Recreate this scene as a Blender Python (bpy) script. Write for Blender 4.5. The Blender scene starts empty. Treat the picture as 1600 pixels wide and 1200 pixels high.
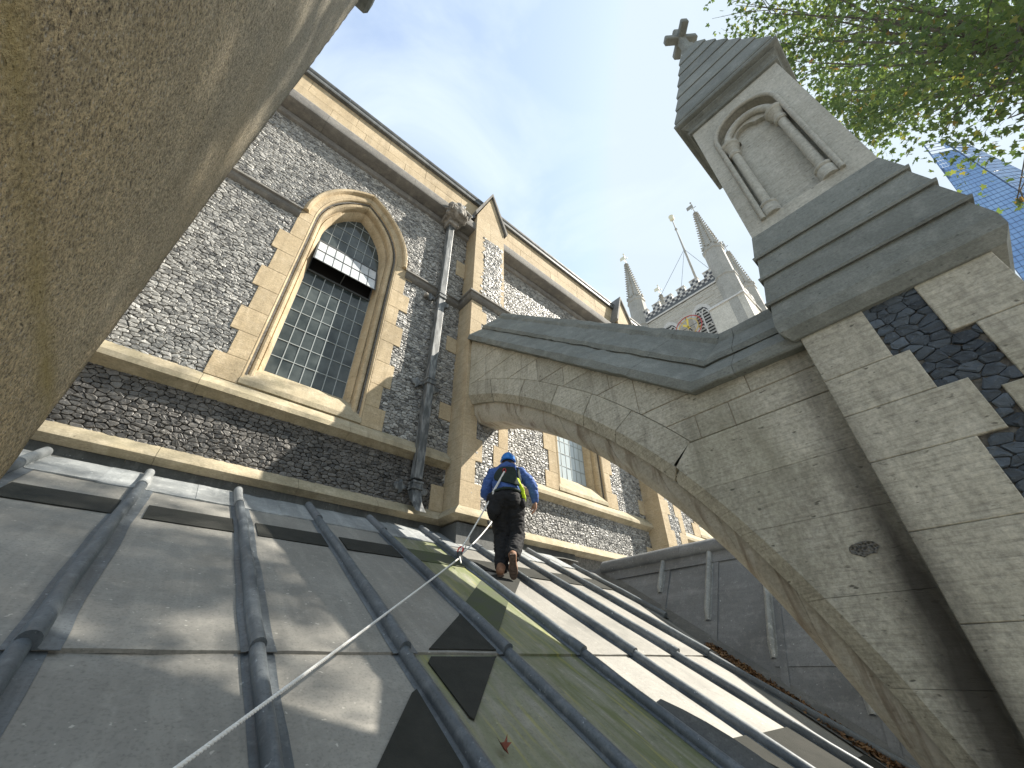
import bpy, bmesh, math, random
import numpy as np
from mathutils import Vector, Matrix
random.seed(7); rng = np.random.RandomState(7)
R = math.radians
scene = bpy.context.scene
C = scene.collection

# ------------------------------------------------------------------ camera, sky, sun, exposure
PITCH, ROLL, YAW, FPX = 0.611202, -0.014190, 0.729712, 631.45
def cam_axes():
    f = Vector((math.sin(YAW)*math.cos(PITCH), math.cos(YAW)*math.cos(PITCH), math.sin(PITCH)))
    r = Vector((math.cos(YAW), -math.sin(YAW), 0)); u = r.cross(f)
    c, s = math.cos(ROLL), math.sin(ROLL)
    return r*c+u*s, u*c-r*s, f
cr, cu, cf = cam_axes()
cam = bpy.data.cameras.new('camera'); camo = bpy.data.objects.new('camera', cam); C.objects.link(camo)
cam.sensor_fit = 'HORIZONTAL'; cam.sensor_width = 36.0; cam.lens = FPX/1600*36.0
cam.clip_start = 0.02; cam.clip_end = 3000
m = Matrix((cr, cu, -cf)).transposed().to_4x4(); camo.matrix_world = m
scene.camera = camo

SUN_AZ, SUN_EL = -28.0, 44.5          # azimuth measured from +X towards +Y
sdir = Vector((math.cos(R(SUN_AZ))*math.cos(R(SUN_EL)), math.sin(R(SUN_AZ))*math.cos(R(SUN_EL)), math.sin(R(SUN_EL))))
w = bpy.data.worlds.new('World'); scene.world = w; w.use_nodes = True
nt = w.node_tree; nt.nodes.clear()
def wn(t, **k):
    n = nt.nodes.new(t)
    for a, b in k.items(): setattr(n, a, b)
    return n
sky = wn('ShaderNodeTexSky', sky_type='NISHITA', sun_disc=False)
sky.sun_elevation = R(SUN_EL); sky.sun_rotation = math.atan2(sdir.x, sdir.y)
sky.altitude = 0; sky.air_density = 1.0; sky.dust_density = 1.1; sky.ozone_density = 0.5
tcw = wn('ShaderNodeTexCoord'); mpw = wn('ShaderNodeMapping'); mpw.inputs['Scale'].default_value = (1.6, 1.6, 3.6)
mpw.inputs['Rotation'].default_value = (0.2, 0.3, 0.9)
nzw = wn('ShaderNodeTexNoise'); nzw.inputs['Scale'].default_value = 1.5; nzw.inputs['Detail'].default_value = 9; nzw.inputs['Roughness'].default_value = 0.56; nzw.inputs['Distortion'].default_value = 0.9
rpw = wn('ShaderNodeValToRGB'); rpw.color_ramp.elements[0].position = 0.40; rpw.color_ramp.elements[1].position = 0.70
rpw.color_ramp.elements[0].color = (0.36, 0.36, 0.36, 1); rpw.color_ramp.elements[1].color = (0.88, 0.88, 0.88, 1)
dkw = wn('ShaderNodeMix', data_type='RGBA', blend_type='DARKEN'); dkw.inputs['Factor'].default_value = 1.0; dkw.inputs['B'].default_value = (2.05, 2.40, 2.72, 1)
mxw = wn('ShaderNodeMix', data_type='RGBA')
mxw.inputs['B'].default_value = (2.55, 2.92, 3.22, 1)
bgw = wn('ShaderNodeBackground'); bgw.inputs['Strength'].default_value = 0.15
outw = wn('ShaderNodeOutputWorld')
L = nt.links.new
L(tcw.outputs['Generated'], mpw.inputs['Vector']); L(mpw.outputs[0], nzw.inputs['Vector']); L(nzw.outputs['Fac'], rpw.inputs['Fac'])
L(rpw.outputs['Color'], mxw.inputs['Factor']); L(sky.outputs['Color'], dkw.inputs['A']); L(dkw.outputs['Result'], mxw.inputs['A']); L(mxw.outputs['Result'], bgw.inputs['Color']); L(bgw.outputs[0], outw.inputs['Surface'])

sunl = bpy.data.lights.new('sun', 'SUN'); sunl.energy = 4.7; sunl.angle = R(0.53); sunl.color = (1.0, 0.93, 0.82)
suno = bpy.data.objects.new('sun', sunl); C.objects.link(suno); suno.rotation_euler = (-sdir).to_track_quat('-Z', 'Y').to_euler()
suno.location = sdir*60
vs = scene.view_settings; vs.view_transform = 'Standard'; vs.look = 'None'; vs.exposure = 1.27; vs.gamma = 1.0; vs.use_curve_mapping = False

# ------------------------------------------------------------------ materials
class NT:
    def __init__(s, name):
        s.m = bpy.data.materials.new(name); s.m.use_nodes = True; s.t = s.m.node_tree; s.t.nodes.clear()
        s.o = s.n('ShaderNodeOutputMaterial'); s.b = s.n('ShaderNodeBsdfPrincipled'); s.l(s.b.outputs[0], s.o.inputs['Surface'])
        g = s.n('ShaderNodeNewGeometry'); s.pos = g.outputs['Position']
    def n(s, t, **k):
        x = s.t.nodes.new(t)
        for a, b in k.items(): setattr(x, a, b)
        return x
    def l(s, a, b): s.t.links.new(a, b)
    def val(s, inp, v):
        if hasattr(v, 'links') or hasattr(v, 'is_linked'): s.l(v, inp)
        else: inp.default_value = v
    def mapv(s, scale=(1, 1, 1), rot=(0, 0, 0), loc=(0, 0, 0), src=None):
        x = s.n('ShaderNodeMapping'); x.inputs['Scale'].default_value = scale; x.inputs['Rotation'].default_value = rot; x.inputs['Location'].default_value = loc
        s.l(src or s.pos, x.inputs['Vector']); return x.outputs[0]
    def noise(s, scale, detail=4, rough=0.55, vec=None, dist=0.0):
        x = s.n('ShaderNodeTexNoise'); x.inputs['Scale'].default_value = scale; x.inputs['Detail'].default_value = detail; x.inputs['Roughness'].default_value = rough; x.inputs['Distortion'].default_value = dist
        s.l(vec or s.pos, x.inputs['Vector']); return x.outputs['Fac']
    def vor(s, scale, vec=None, feat='F1'):
        x = s.n('ShaderNodeTexVoronoi', feature=feat); x.inputs['Scale'].default_value = scale
        s.l(vec or s.pos, x.inputs['Vector']); return x.outputs['Distance']
    def ramp(s, fac, stops):
        x = s.n('ShaderNodeValToRGB'); e = x.color_ramp.elements
        while len(e) < len(stops): e.new(0.5)
        for i, (p, c) in enumerate(stops):
            e[i].position = p; c = (c, c, c) if not isinstance(c, (tuple, list)) else c; e[i].color = (*c, 1)
        s.l(fac, x.inputs['Fac']); return x.outputs['Color']
    def mix(s, f, a, b, mode='MIX'):
        x = s.n('ShaderNodeMix', data_type='RGBA', blend_type=mode)
        s.val(x.inputs['Factor'], f)
        for k, v in (('A', a), ('B', b)):
            if isinstance(v, tuple): x.inputs[k].default_value = (*v, 1) if len(v) == 3 else v
            else: s.l(v, x.inputs[k])
        return x.outputs['Result']
    def math(s, op, a, b=0.0, clamp=False):
        x = s.n('ShaderNodeMath', operation=op, use_clamp=clamp); s.val(x.inputs[0], a); s.val(x.inputs[1], b); return x.outputs[0]
    def sep(s):
        x = s.n('ShaderNodeSeparateXYZ'); s.l(s.pos, x.inputs[0]); return x.outputs
    def rnd(s): return s.n('ShaderNodeObjectInfo').outputs['Random']
    def bump(s, h, strength=0.4, dist=0.01, prev=None):
        x = s.n('ShaderNodeBump'); x.inputs['Strength'].default_value = strength; x.inputs['Distance'].default_value = dist
        s.l(h, x.inputs['Height'])
        if prev: s.l(prev, x.inputs['Normal'])
        return x.outputs[0]
    def done(s, col, rough=0.8, normal=None, **k):
        s.val(s.b.inputs['Base Color'], col if not isinstance(col, tuple) else (*col, 1)); s.val(s.b.inputs['Roughness'], rough)
        if normal: s.l(normal, s.b.inputs['Normal'])
        for a, b in k.items(): s.val(s.b.inputs[a], b)
        return s.m

def stone(name, base, dark, light, grain=60, bed=0.35, pits=0.5, blot=1.1, var=0.16, bumps=0.5, stain=None, bdist=0.006, gc=(0.78, 1.2), bedb=1.0, streak=0.0, streakcol=(0.06, 0.055, 0.045)):
    t = NT(name)
    big = t.noise(blot, 5, 0.6); med = t.noise(blot*6, 4, 0.6); fine = t.noise(grain, 4, 0.7)
    col = t.mix(t.ramp(big, [(0.30, 0.0), (0.70, 1.0)]), dark, base)
    col = t.mix(t.ramp(med, [(0.48, 0.0), (0.78, 0.6)]), col, light)
    bedv = t.mapv((1.5, 1.5, 22)); bd = t.noise(3.0, 6, 0.7, bedv)
    col = t.mix(t.ramp(bd, [(0.30, bed), (0.52, 0.0)]), col, tuple(c*0.42 for c in dark))
    fg = t.ramp(fine, [(0.28, gc[0]), (0.72, gc[1])])
    col = t.mix(1.0, col, fg, 'MULTIPLY')
    pv = t.mapv((1, 1, 2.4)); pt = t.noise(grain*0.42, 2, 0.5, pv)
    pm = t.ramp(pt, [(0.24, pits), (0.33, 0.0)])
    col = t.mix(pm, col, tuple(c*0.3 for c in dark))
    if streak:
        sv = t.mapv((5, 5, 0.55)); st = t.noise(1.6, 5, 0.62, sv, 0.5)
        col = t.mix(t.ramp(st, [(0.50, 0.0), (0.72, streak)]), col, streakcol)
    if stain: col = stain(t, col)
    r = t.math('MULTIPLY_ADD', t.rnd(), 2*var); t.t.nodes[-1].inputs[2].default_value = 1-var
    x = t.n('ShaderNodeCombineColor'); 
    for i in range(3): t.l(r, x.inputs[i])
    col = t.mix(1.0, col, x.outputs[0], 'MULTIPLY')
    nb = t.bump(fine, bumps, bdist); nb = t.bump(t.math('SUBTRACT', t.math('MULTIPLY', bd, bedb), t.math('MULTIPLY', pm, 0.8)), bumps*0.7, bdist*1.6, nb)
    return t.done(col, 0.88, nb)

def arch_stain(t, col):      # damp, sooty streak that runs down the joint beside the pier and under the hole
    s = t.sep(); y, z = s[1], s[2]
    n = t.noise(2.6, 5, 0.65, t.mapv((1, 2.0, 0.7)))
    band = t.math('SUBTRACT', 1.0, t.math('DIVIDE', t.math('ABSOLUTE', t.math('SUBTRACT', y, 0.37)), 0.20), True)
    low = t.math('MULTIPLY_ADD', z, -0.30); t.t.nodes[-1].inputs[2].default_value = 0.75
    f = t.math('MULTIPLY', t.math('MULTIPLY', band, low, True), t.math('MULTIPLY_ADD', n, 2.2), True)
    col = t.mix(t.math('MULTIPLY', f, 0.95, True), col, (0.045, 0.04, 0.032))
    og = t.ramp(t.noise(1.3, 3, 0.5, t.mapv((1, 1, 0.5), (0, 0, 0), (3, 1, 2))), [(0.55, 0.0), (0.75, 0.45)])
    return t.mix(og, col, (0.20, 0.19, 0.12))
def soffit_stain(t, col):    # iron-brown and lime runs over the underside of the arch
    n = t.noise(1.7, 5, 0.6, t.mapv((1.5, 3.5, 0.8)), 0.8)
    col = t.mix(t.ramp(n, [(0.36, 0.75), (0.50, 0.0)]), col, (0.165, 0.118, 0.075))
    n2 = t.noise(2.2, 4, 0.6, t.mapv((0.6, 4.0, 0.9), (0, 0, 0), (5, 3, 1)), 0.6)
    return t.mix(t.ramp(n2, [(0.56, 0.0), (0.66, 0.7)]), col, (0.46, 0.42, 0.36))
def near_stain(t, col):      # ochre runs that stay on the damp face of the near pier
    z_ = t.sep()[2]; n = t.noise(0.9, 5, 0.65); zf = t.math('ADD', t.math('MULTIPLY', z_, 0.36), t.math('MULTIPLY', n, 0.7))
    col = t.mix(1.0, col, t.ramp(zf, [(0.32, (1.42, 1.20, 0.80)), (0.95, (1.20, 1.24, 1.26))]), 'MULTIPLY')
    sp_ = t.vor(120); col = t.mix(t.ramp(sp_, [(0.16, 0.75), (0.30, 0.0)]), col, (0.60, 0.52, 0.40)); sp2 = t.noise(240, 3, 0.7); col = t.mix(t.ramp(sp2, [(0.34, 0.7), (0.46, 0.0)]), col, (0.07, 0.058, 0.042))
    s_ = t.sep(); bnd = t.math('SUBTRACT', 1.0, t.math('DIVIDE', t.math('ABSOLUTE', t.math('SUBTRACT', s_[2], 0.405)), 0.035), True)
    col = t.mix(t.math('MULTIPLY', bnd, t.ramp(t.noise(4.0, 3), [(0.35, 0.2), (0.6, 0.85)]), True), col, (0.44, 0.33, 0.12))
    n2 = t.noise(2.6, 4, 0.6, t.mapv((1, 1.2, 5.0), (0, 0, 0), (4, 2, 7)), 0.3)
    return t.mix(t.ramp(n2, [(0.64, 0.0), (0.74, 0.4)]), col, (0.07, 0.06, 0.043))
def algae_stain(t, col):
    n = t.noise(2.0, 5, 0.6)
    return t.mix(t.ramp(n, [(0.50, 0.0), (0.72, 0.5)]), col, (0.15, 0.15, 0.09))

MAT = {}
MAT['warm'] = stone('warm_limestone', (0.50, 0.40, 0.255), (0.38, 0.295, 0.178), (0.60, 0.50, 0.35), grain=45, bed=0.32, pits=0.6, var=0.07, streak=0.38, streakcol=(0.17, 0.13, 0.075))
MAT['pil'] = stone('pilaster_limestone', (0.50, 0.405, 0.265), (0.40, 0.315, 0.195), (0.58, 0.485, 0.345), grain=45, bed=0.35, pits=0.45, var=0.04, streak=0.15, streakcol=(0.20, 0.165, 0.11))
MAT['sill'] = stone('lichened_limestone', (0.45, 0.385, 0.265), (0.325, 0.275, 0.18), (0.55, 0.485, 0.36), grain=45, bed=0.25, pits=0.6, var=0.10, stain=algae_stain, streak=0.35, streakcol=(0.10, 0.09, 0.055))
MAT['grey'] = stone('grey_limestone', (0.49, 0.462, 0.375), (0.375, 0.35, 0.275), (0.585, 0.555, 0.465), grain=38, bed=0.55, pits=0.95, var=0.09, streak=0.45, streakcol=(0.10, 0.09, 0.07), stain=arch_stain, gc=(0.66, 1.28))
MAT['soffit'] = stone('stained_soffit_limestone', (0.465, 0.435, 0.36), (0.36, 0.325, 0.255), (0.55, 0.51, 0.43), grain=38, bed=0.25, pits=0.5, var=0.08, stain=soffit_stain)
MAT['pin'] = stone('pinnacle_limestone', (0.475, 0.46, 0.395), (0.365, 0.352, 0.298), (0.565, 0.548, 0.485), grain=40, bed=0.4, pits=0.6, var=0.06, streak=0.2)
MAT['weather'] = stone('sooty_weathered_stone', (0.225, 0.235, 0.210), (0.150, 0.158, 0.140), (0.32, 0.33, 0.295), grain=55, bed=0.2, pits=0.6, var=0.08, bumps=0.8)
MAT['cornice'] = stone('sooty_cornice_stone', (0.21, 0.20, 0.18), (0.13, 0.125, 0.115), (0.31, 0.29, 0.25), grain=45, bed=0.3, pits=0.4, var=0.08)
MAT['near'] = stone('rough_brown_stone', (0.42, 0.365, 0.275), (0.33, 0.285, 0.21), (0.52, 0.46, 0.36), grain=120, bed=0.0, pits=0.9, blot=2.2, var=0.0, bumps=1.0, stain=near_stain, bdist=0.016, gc=(0.42, 1.62), bedb=0.0)
MAT['tower'] = stone('tower_rubble', (0.57, 0.535, 0.455), (0.45, 0.42, 0.35), (0.66, 0.63, 0.56), grain=9, bed=0.2, pits=0.2, var=0.14, bdist=0.02)
MAT['towerw'] = stone('tower_dressings', (0.62, 0.60, 0.55), (0.52, 0.50, 0.46), (0.70, 0.68, 0.64), grain=9, bed=0.1, pits=0.1, var=0.06)
MAT['spire'] = stone('tower_spire_stone', (0.42, 0.405, 0.36), (0.32, 0.31, 0.27), (0.52, 0.505, 0.46), grain=10, bed=0.15, pits=0.3, var=0.06)
MAT['chdark'] = stone('dark_flint_chequer', (0.11, 0.115, 0.12), (0.07, 0.07, 0.075), (0.17, 0.17, 0.18), grain=12, bed=0.0, pits=0.1, var=0.1)

t = NT('mortar'); MAT['mortar'] = t.done(t.ramp(t.noise(30, 4), [(0.3, (0.07, 0.067, 0.06)), (0.7, (0.19, 0.18, 0.16))]), 0.95, t.bump(t.noise(90, 3), 0.6, 0.006))
t = NT('joint_mortar'); MAT['joint'] = t.done(t.ramp(t.noise(14, 4), [(0.3, (0.17, 0.14, 0.10)), (0.7, (0.34, 0.29, 0.21))]), 0.95)

def flint(name, lo, hi, rim, rgh=(0.30, 0.75)):
    t = NT(name)
    a = t.n('ShaderNodeVertexColor'); a.layer_name = 'tone'
    sp = t.n('ShaderNodeSeparateColor'); t.l(a.outputs['Color'], sp.inputs[0])
    n1 = t.noise(26, 5, 0.65); n2 = t.noise(9, 3, 0.6)
    v = t.math('ADD', t.math('MULTIPLY', sp.outputs[0], 0.62), t.math('MULTIPLY', n1, 0.42))
    col = t.ramp(v, [(0.20, lo), (0.46, tuple((p+q)*0.42 for p, q in zip(lo, hi))), (0.86, hi)])
    col = t.mix(t.math('MULTIPLY', sp.outputs[1], t.ramp(n2, [(0.42, 0.0), (0.62, rim)]), True), col, tuple(min(0.62, c*1.25) for c in hi))
    n3 = t.noise(70, 2); col = t.mix(t.ramp(n3, [(0.60, 0.0), (0.72, 0.55)]), col, tuple(c*1.15 for c in hi))
    return t.done(col, t.ramp(n1, [(0.3, rgh[0]), (0.8, rgh[1])]), t.bump(t.noise(45, 4, 0.6), 0.5, 0.008))
MAT['flint'] = flint('knapped_flint', (0.055, 0.055, 0.055), (0.49, 0.48, 0.445), 0.4)
MAT['flintd'] = flint('dark_knapped_flint', (0.014, 0.020, 0.027), (0.11, 0.135, 0.16), 0.25, (0.55, 0.9))
MAT['flintl'] = flint('dark_lower_flint', (0.018, 0.017, 0.016), (0.20, 0.188, 0.17), 1.0)  # darker flint tones for the band below the sill, left of the pilaster

def lead(name, base, dark, light, rough=0.46, algae=0.0):
    t = NT(name)
    sv = t.mapv((7, 0.7, 0.7)); st = t.noise(1.6, 5, 0.6, sv, 0.3); bl = t.noise(1.9, 5, 0.6); fn = t.noise(75, 3, 0.6)
    col = t.mix(t.ramp(bl, [(0.32, 0.0), (0.70, 1.0)]), dark, base)
    col = t.mix(t.ramp(st, [(0.50, 0.0), (0.75, 0.55)]), col, light)
    col = t.mix(t.ramp(fn, [(0.28, 0.55), (0.5, 0.0)]), col, tuple(c*0.6 for c in dark)); m2 = t.noise(13, 6, 0.7); col = t.mix(t.ramp(m2, [(0.52, 0.0), (0.72, 0.5)]), col, light); sp2 = t.noise(34, 2, 0.5); col = t.mix(t.ramp(sp2, [(0.70, 0.0), (0.76, 0.8)]), col, tuple(c*1.4 for c in light))
    sc = t.noise(5, 6, 0.7, t.mapv((1, 1, 1), (0, 0, 0.5)), 2.0); col = t.mix(t.ramp(sc, [(0.63, 0.0), (0.70, 0.35)]), col, light)
    if algae:
        g = t.noise(2.4, 6, 0.65, t.mapv((4, 0.8, 0.8)), 0.6)
        col = t.mix(t.ramp(g, [(0.36, 0.0), (0.60, algae)]), col, (0.125, 0.15, 0.055))
        g2 = t.noise(3.4, 5, 0.6, t.mapv((8, 0.5, 0.5), (0, 0, 0), (2, 5, 1)))
        col = t.mix(t.ramp(g2, [(0.56, 0.0), (0.68, algae)]), col, (0.33, 0.31, 0.07))
        g3 = t.noise(6, 6, 0.7); col = t.mix(t.ramp(g3, [(0.58, 0.0), (0.70, 0.5)]), col, (0.05, 0.065, 0.045))
    v = t.math('MULTIPLY_ADD', t.rnd(), 0.16); t.t.nodes[-1].inputs[2].default_value = 0.92
    x = t.n('ShaderNodeCombineColor')
    for i in range(3): t.l(v, x.inputs[i])
    col = t.mix(1.0, col, x.outputs[0], 'MULTIPLY')
    nb = t.bump(t.noise(3.2, 4, 0.5), 0.25, 0.03); nb = t.bump(fn, 0.12, 0.003, nb)
    return t.done(col, t.ramp(bl, [(0.3, rough-0.06), (0.7, rough+0.14)]), nb, **{'Specular IOR Level': 0.42})
MAT['lead'] = lead('weathered_lead', (0.275, 0.265, 0.237), (0.20, 0.195, 0.176), (0.36, 0.345, 0.305), 0.55)
MAT['roll'] = lead('rolled_lead', (0.128, 0.148, 0.163), (0.072, 0.087, 0.100), (0.25, 0.272, 0.285), 0.42)
MAT['leadb'] = lead('blue_grey_lead', (0.172, 0.186, 0.200), (0.112, 0.123, 0.134), (0.285, 0.298, 0.308), 0.47)
MAT['leadw'] = lead('whitened_lead', (0.33, 0.348, 0.348), (0.20, 0.212, 0.214), (0.53, 0.545, 0.535), 0.47)
MAT['leadd'] = lead('dark_lead', (0.115, 0.118, 0.112), (0.065, 0.068, 0.065), (0.20, 0.203, 0.193), 0.5)
MAT['leadg'] = lead('algae_covered_lead', (0.30, 0.295, 0.23), (0.21, 0.21, 0.16), (0.40, 0.395, 0.32), 0.55, algae=0.9)
MAT['leadh'] = lead('faintly_algae_covered_lead', (0.27, 0.262, 0.215), (0.19, 0.185, 0.15), (0.37, 0.36, 0.30), 0.55, algae=0.5)
t = NT('walkway_felt'); MAT['mat'] = t.done(t.ramp(t.noise(5, 8, 0.7), [(0.3, (0.016, 0.018, 0.014)), (0.7, (0.034, 0.034, 0.029))]), 1.0, t.bump(t.noise(220, 2), 0.5, 0.003))
t = NT('green_walkway_felt'); MAT['matg'] = t.done(t.mix(t.ramp(t.noise(5, 5), [(0.4, 0.0), (0.65, 0.9)]), (0.065, 0.072, 0.048), (0.065, 0.085, 0.030)), 0.9, t.bump(t.noise(220, 2), 0.5, 0.003))
t = NT('window_glass'); MAT['glass'] = t.done(t.ramp(t.noise(3, 4), [(0.35, (0.022, 0.030, 0.030)), (0.7, (0.085, 0.10, 0.098))]), t.ramp(t.noise(7, 4), [(0.3, 0.05), (0.8, 0.2)]), t.bump(t.noise(6, 2), 0.05, 0.01), **{'IOR': 1.5, 'Specular IOR Level': 0.45})
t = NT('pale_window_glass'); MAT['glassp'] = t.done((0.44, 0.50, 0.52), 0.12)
t = NT('hopper_glass'); MAT['glassw'] = t.done(t.ramp(t.noise(4, 4), [(0.35, (0.42, 0.45, 0.47)), (0.7, (0.60, 0.62, 0.63))]), 0.22)  # white sky reflection on the tilted hopper is painted into the base colour
t = NT('lead_came'); MAT['came'] = t.done((0.30, 0.33, 0.33), 0.5)
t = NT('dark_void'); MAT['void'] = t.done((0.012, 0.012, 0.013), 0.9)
t = NT('window_iron'); MAT['iron'] = t.done((0.055, 0.06, 0.06), 0.55)
t = NT('painted_downpipe'); 
MAT['pipe'] = t.done(t.mix(t.ramp(t.noise(6, 5, 0.6, t.mapv((3, 3, 0.6))), [(0.45, 0.0), (0.65, 0.9)]), (0.075, 0.082, 0.084), (0.27, 0.275, 0.27)), 0.42, t.bump(t.noise(40, 3), 0.2, 0.004))
t = NT('carved_hopper'); MAT['carve'] = t.done(t.ramp(t.noise(9, 5, 0.6), [(0.35, (0.14, 0.128, 0.11)), (0.65, (0.34, 0.315, 0.275))]), 0.85, t.bump(t.noise(30, 4), 0.5, 0.01))

# ------------------------------------------------------------------ helpers
def link(o, parent=None):
    C.objects.link(o)
    if parent: o.parent = parent
    return o
def thing(name, label, cat, loc=(0, 0, 0), group=None):
    o = bpy.data.objects.new(name, None); o.empty_display_size = 0.2; o.location = loc; C.objects.link(o)
    o['label'] = label; o['category'] = cat
    if group: o['group'] = group
    return o
def root_of(p):
    loc = Vector((0, 0, 0))
    while p is not None:
        loc = loc + Vector(p.location); p = p.parent
    return loc
class MB:
    def __init__(s): s.v = []; s.f = []; s.tone = None
    def add(s, vs, fs):
        b = len(s.v); s.v.extend([tuple(x) for x in vs]); s.f.extend([tuple(i+b for i in f) for f in fs]); return s
    def box(s, lo, hi, ch=0.0):
        x0, y0, z0 = lo; x1, y1, z1 = hi
        if ch <= 0:
            return s.add([(x0, y0, z0), (x1, y0, z0), (x1, y1, z0), (x0, y1, z0), (x0, y0, z1), (x1, y0, z1), (x1, y1, z1), (x0, y1, z1)],
                  [(0, 3, 2, 1), (4, 5, 6, 7), (0, 1, 5, 4), (1, 2, 6, 5), (2, 3, 7, 6), (3, 0, 4, 7)])
        bm = bmesh.new(); bmesh.ops.create_cube(bm, size=1)
        for v in bm.verts: v.co = Vector(((x0+x1)/2+v.co.x*(x1-x0), (y0+y1)/2+v.co.y*(y1-y0), (z0+z1)/2+v.co.z*(z1-z0)))
        ch = min(ch, 0.3*min(abs(x1-x0), abs(y1-y0), abs(z1-z0)))
        bmesh.ops.bevel(bm, geom=bm.edges[:], offset=ch, segments=1, affect='EDGES')
        return s.bm(bm)
    def bm(s, bm):
        bm.verts.index_update(); s.add([v.co[:] for v in bm.verts], [[v.index for v in f.verts] for f in bm.faces]); bm.free(); return s
    def loft(s, rings, close=True, caps=True):
        n = len(rings[0]); vs = [p for r in rings for p in r]; fs = []
        for i in range(len(rings)-1):
            for j in range(n if close else n-1):
                k = (j+1) % n; fs.append((i*n+j, i*n+k, (i+1)*n+k, (i+1)*n+j))
        if caps and close:
            fs.append(tuple(range(n-1, -1, -1))); b = (len(rings)-1)*n; fs.append(tuple(range(b, b+n)))
        return s.add(vs, fs)
    def tube(s, pts, r, seg=8, caps=True):
        pts = [Vector(p) for p in pts]; n = len(pts); rad = r if isinstance(r, (list, tuple)) else [r]*n
        rings = []; prev = None
        for i, p in enumerate(pts):
            d = (pts[min(i+1, n-1)]-pts[max(i-1, 0)]).normalized()
            if prev is None:
                a = Vector((0, 0, 1)) if abs(d.z) < 0.9 else Vector((1, 0, 0)); u = d.cross(a).normalized()
            else: u = (prev-d*prev.dot(d)).normalized()
            prev = u; v = d.cross(u)
            rings.append([p+(u*math.cos(2*math.pi*k/seg)+v*math.sin(2*math.pi*k/seg))*rad[i] for k in range(seg)])
        return s.loft(rings, True, caps)
    def lathe(s, c, prof, seg=12, a0=0.0, a1=None):
        c = Vector(c); rings = []
        for (r, z) in prof:
            rings.append([c+Vector((r*math.cos(a0+2*math.pi*k/seg), r*math.sin(a0+2*math.pi*k/seg), z)) for k in range(seg)])
        return s.loft(rings, True, True)
    def obj(s, name, mat, parent=None, smooth=False, tone=None, kind=None, label=None):
        me = bpy.data.meshes.new(name); off = root_of(parent) if parent else Vector((0, 0, 0))
        v = np.array(s.v, dtype=float).reshape(-1, 3)-np.array(off)
        me.from_pydata(v.tolist(), [], s.f); me.materials.append(MAT[mat] if isinstance(mat, str) else mat)
        if smooth: me.polygons.foreach_set('use_smooth', [True]*len(me.polygons))
        if tone is not None:
            ca = me.color_attributes.new('tone', 'FLOAT_COLOR', 'POINT'); ca.data.foreach_set('color', np.array(tone, dtype=np.float32).ravel())
        me.update()
        o = bpy.data.objects.new(name, me)
        if kind: o['kind'] = kind
        if label: o['label'] = label
        return link(o, parent)
def fixn(o):
    bm = bmesh.new(); bm.from_mesh(o.data); bmesh.ops.recalc_face_normals(bm, faces=bm.faces[:]); bm.to_mesh(o.data); bm.free(); return o
def autosmooth(o, ang=40):
    o.data.polygons.foreach_set('use_smooth', [True]*len(o.data.polygons))
    bm = bmesh.new(); bm.from_mesh(o.data)
    for e in bm.edges:
        if len(e.link_faces) == 2 and e.calc_face_angle(0) > R(ang): e.smooth = False
    bm.to_mesh(o.data); bm.free(); return o
def inset(poly, d):
    n = len(poly); out = []
    for i in range(n):
        p0, p1, p2 = np.array(poly[i-1]), np.array(poly[i]), np.array(poly[(i+1) % n])
        a = p1-p0; b = p2-p1; a = a/(np.linalg.norm(a)+1e-9); b = b/(np.linalg.norm(b)+1e-9)
        na = np.array([-a[1], a[0]]); nb = np.array([-b[1], b[0]]); mvec = na+nb; q = mvec@mvec
        if q < 0.2: out.append(tuple(p1+na*d)); continue
        out.append(tuple(p1+mvec*(2*d/q)))
    return out
def area(p):
    return 0.5*sum(p[i-1][0]*p[i][1]-p[i][0]*p[i-1][1] for i in range(len(p)))
def clip(poly, a, b, c):       # keep a*x+b*y<=c
    out = []; n = len(poly)
    for i in range(n):
        p, q = poly[i-1], poly[i]; dp = a*p[0]+b*p[1]-c; dq = a*q[0]+b*q[1]-c
        if dp <= 0:
            if dq <= 0: out.append(q)
            else: t_ = dp/(dp-dq); out.append((p[0]+t_*(q[0]-p[0]), p[1]+t_*(q[1]-p[1])))
        elif dq <= 0:
            t_ = dp/(dp-dq); out.append((p[0]+t_*(q[0]-p[0]), p[1]+t_*(q[1]-p[1]))); out.append(q)
    return out
FW = ((0, 0, 0), (1, 0, 0), (0, 0, 1), (0, -1, 0))          # wall frame: u=X, v=Z, outward -Y
FX = ((0, 0, 0), (0, -1, 0), (0, 0, 1), (-1, 0, 0))         # side frame: u=-Y, v=Z, outward -X
def fr(F, u, v, d):
    O, U, V, N = F
    return (O[0]+U[0]*u+V[0]*v+N[0]*d, O[1]+U[1]*u+V[1]*v+N[1]*d, O[2]+U[2]*u+V[2]*v+N[2]*d)
def block(mb, poly, F, d0, d1, gap=0.0025, ch=0.007, back=False):
    if area(poly) < 0: poly = poly[::-1]
    a = inset(poly, gap); b = inset(poly, gap+ch); n = len(poly)
    rings = [[fr(F, u, v, d0) for u, v in a], [fr(F, u, v, d1-ch) for u, v in a], [fr(F, u, v, d1) for u, v in b]]
    vs = [p for r in rings for p in r]; fs = []
    for i in range(2):
        for j in range(n):
            k = (j+1) % n; fs.append((i*n+j, i*n+k, (i+1)*n+k, (i+1)*n+j))
    fs.append(tuple(range(2*n, 3*n)))
    if back: fs.append(tuple(range(n-1, -1, -1)))
    return mb.add(vs, fs)
def rect(u0, v0, u1, v1): return [(u0, v0), (u1, v0), (u1, v1), (u0, v1)]
def sweepx(mb, prof, x0, x1, y):        # moulding along X on the wall plane y; prof = (outward, z)
    ring = lambda x: [(x, y-p, z) for p, z in prof]
    return mb.loft([ring(x0), ring(x1)], True, True)

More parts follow.
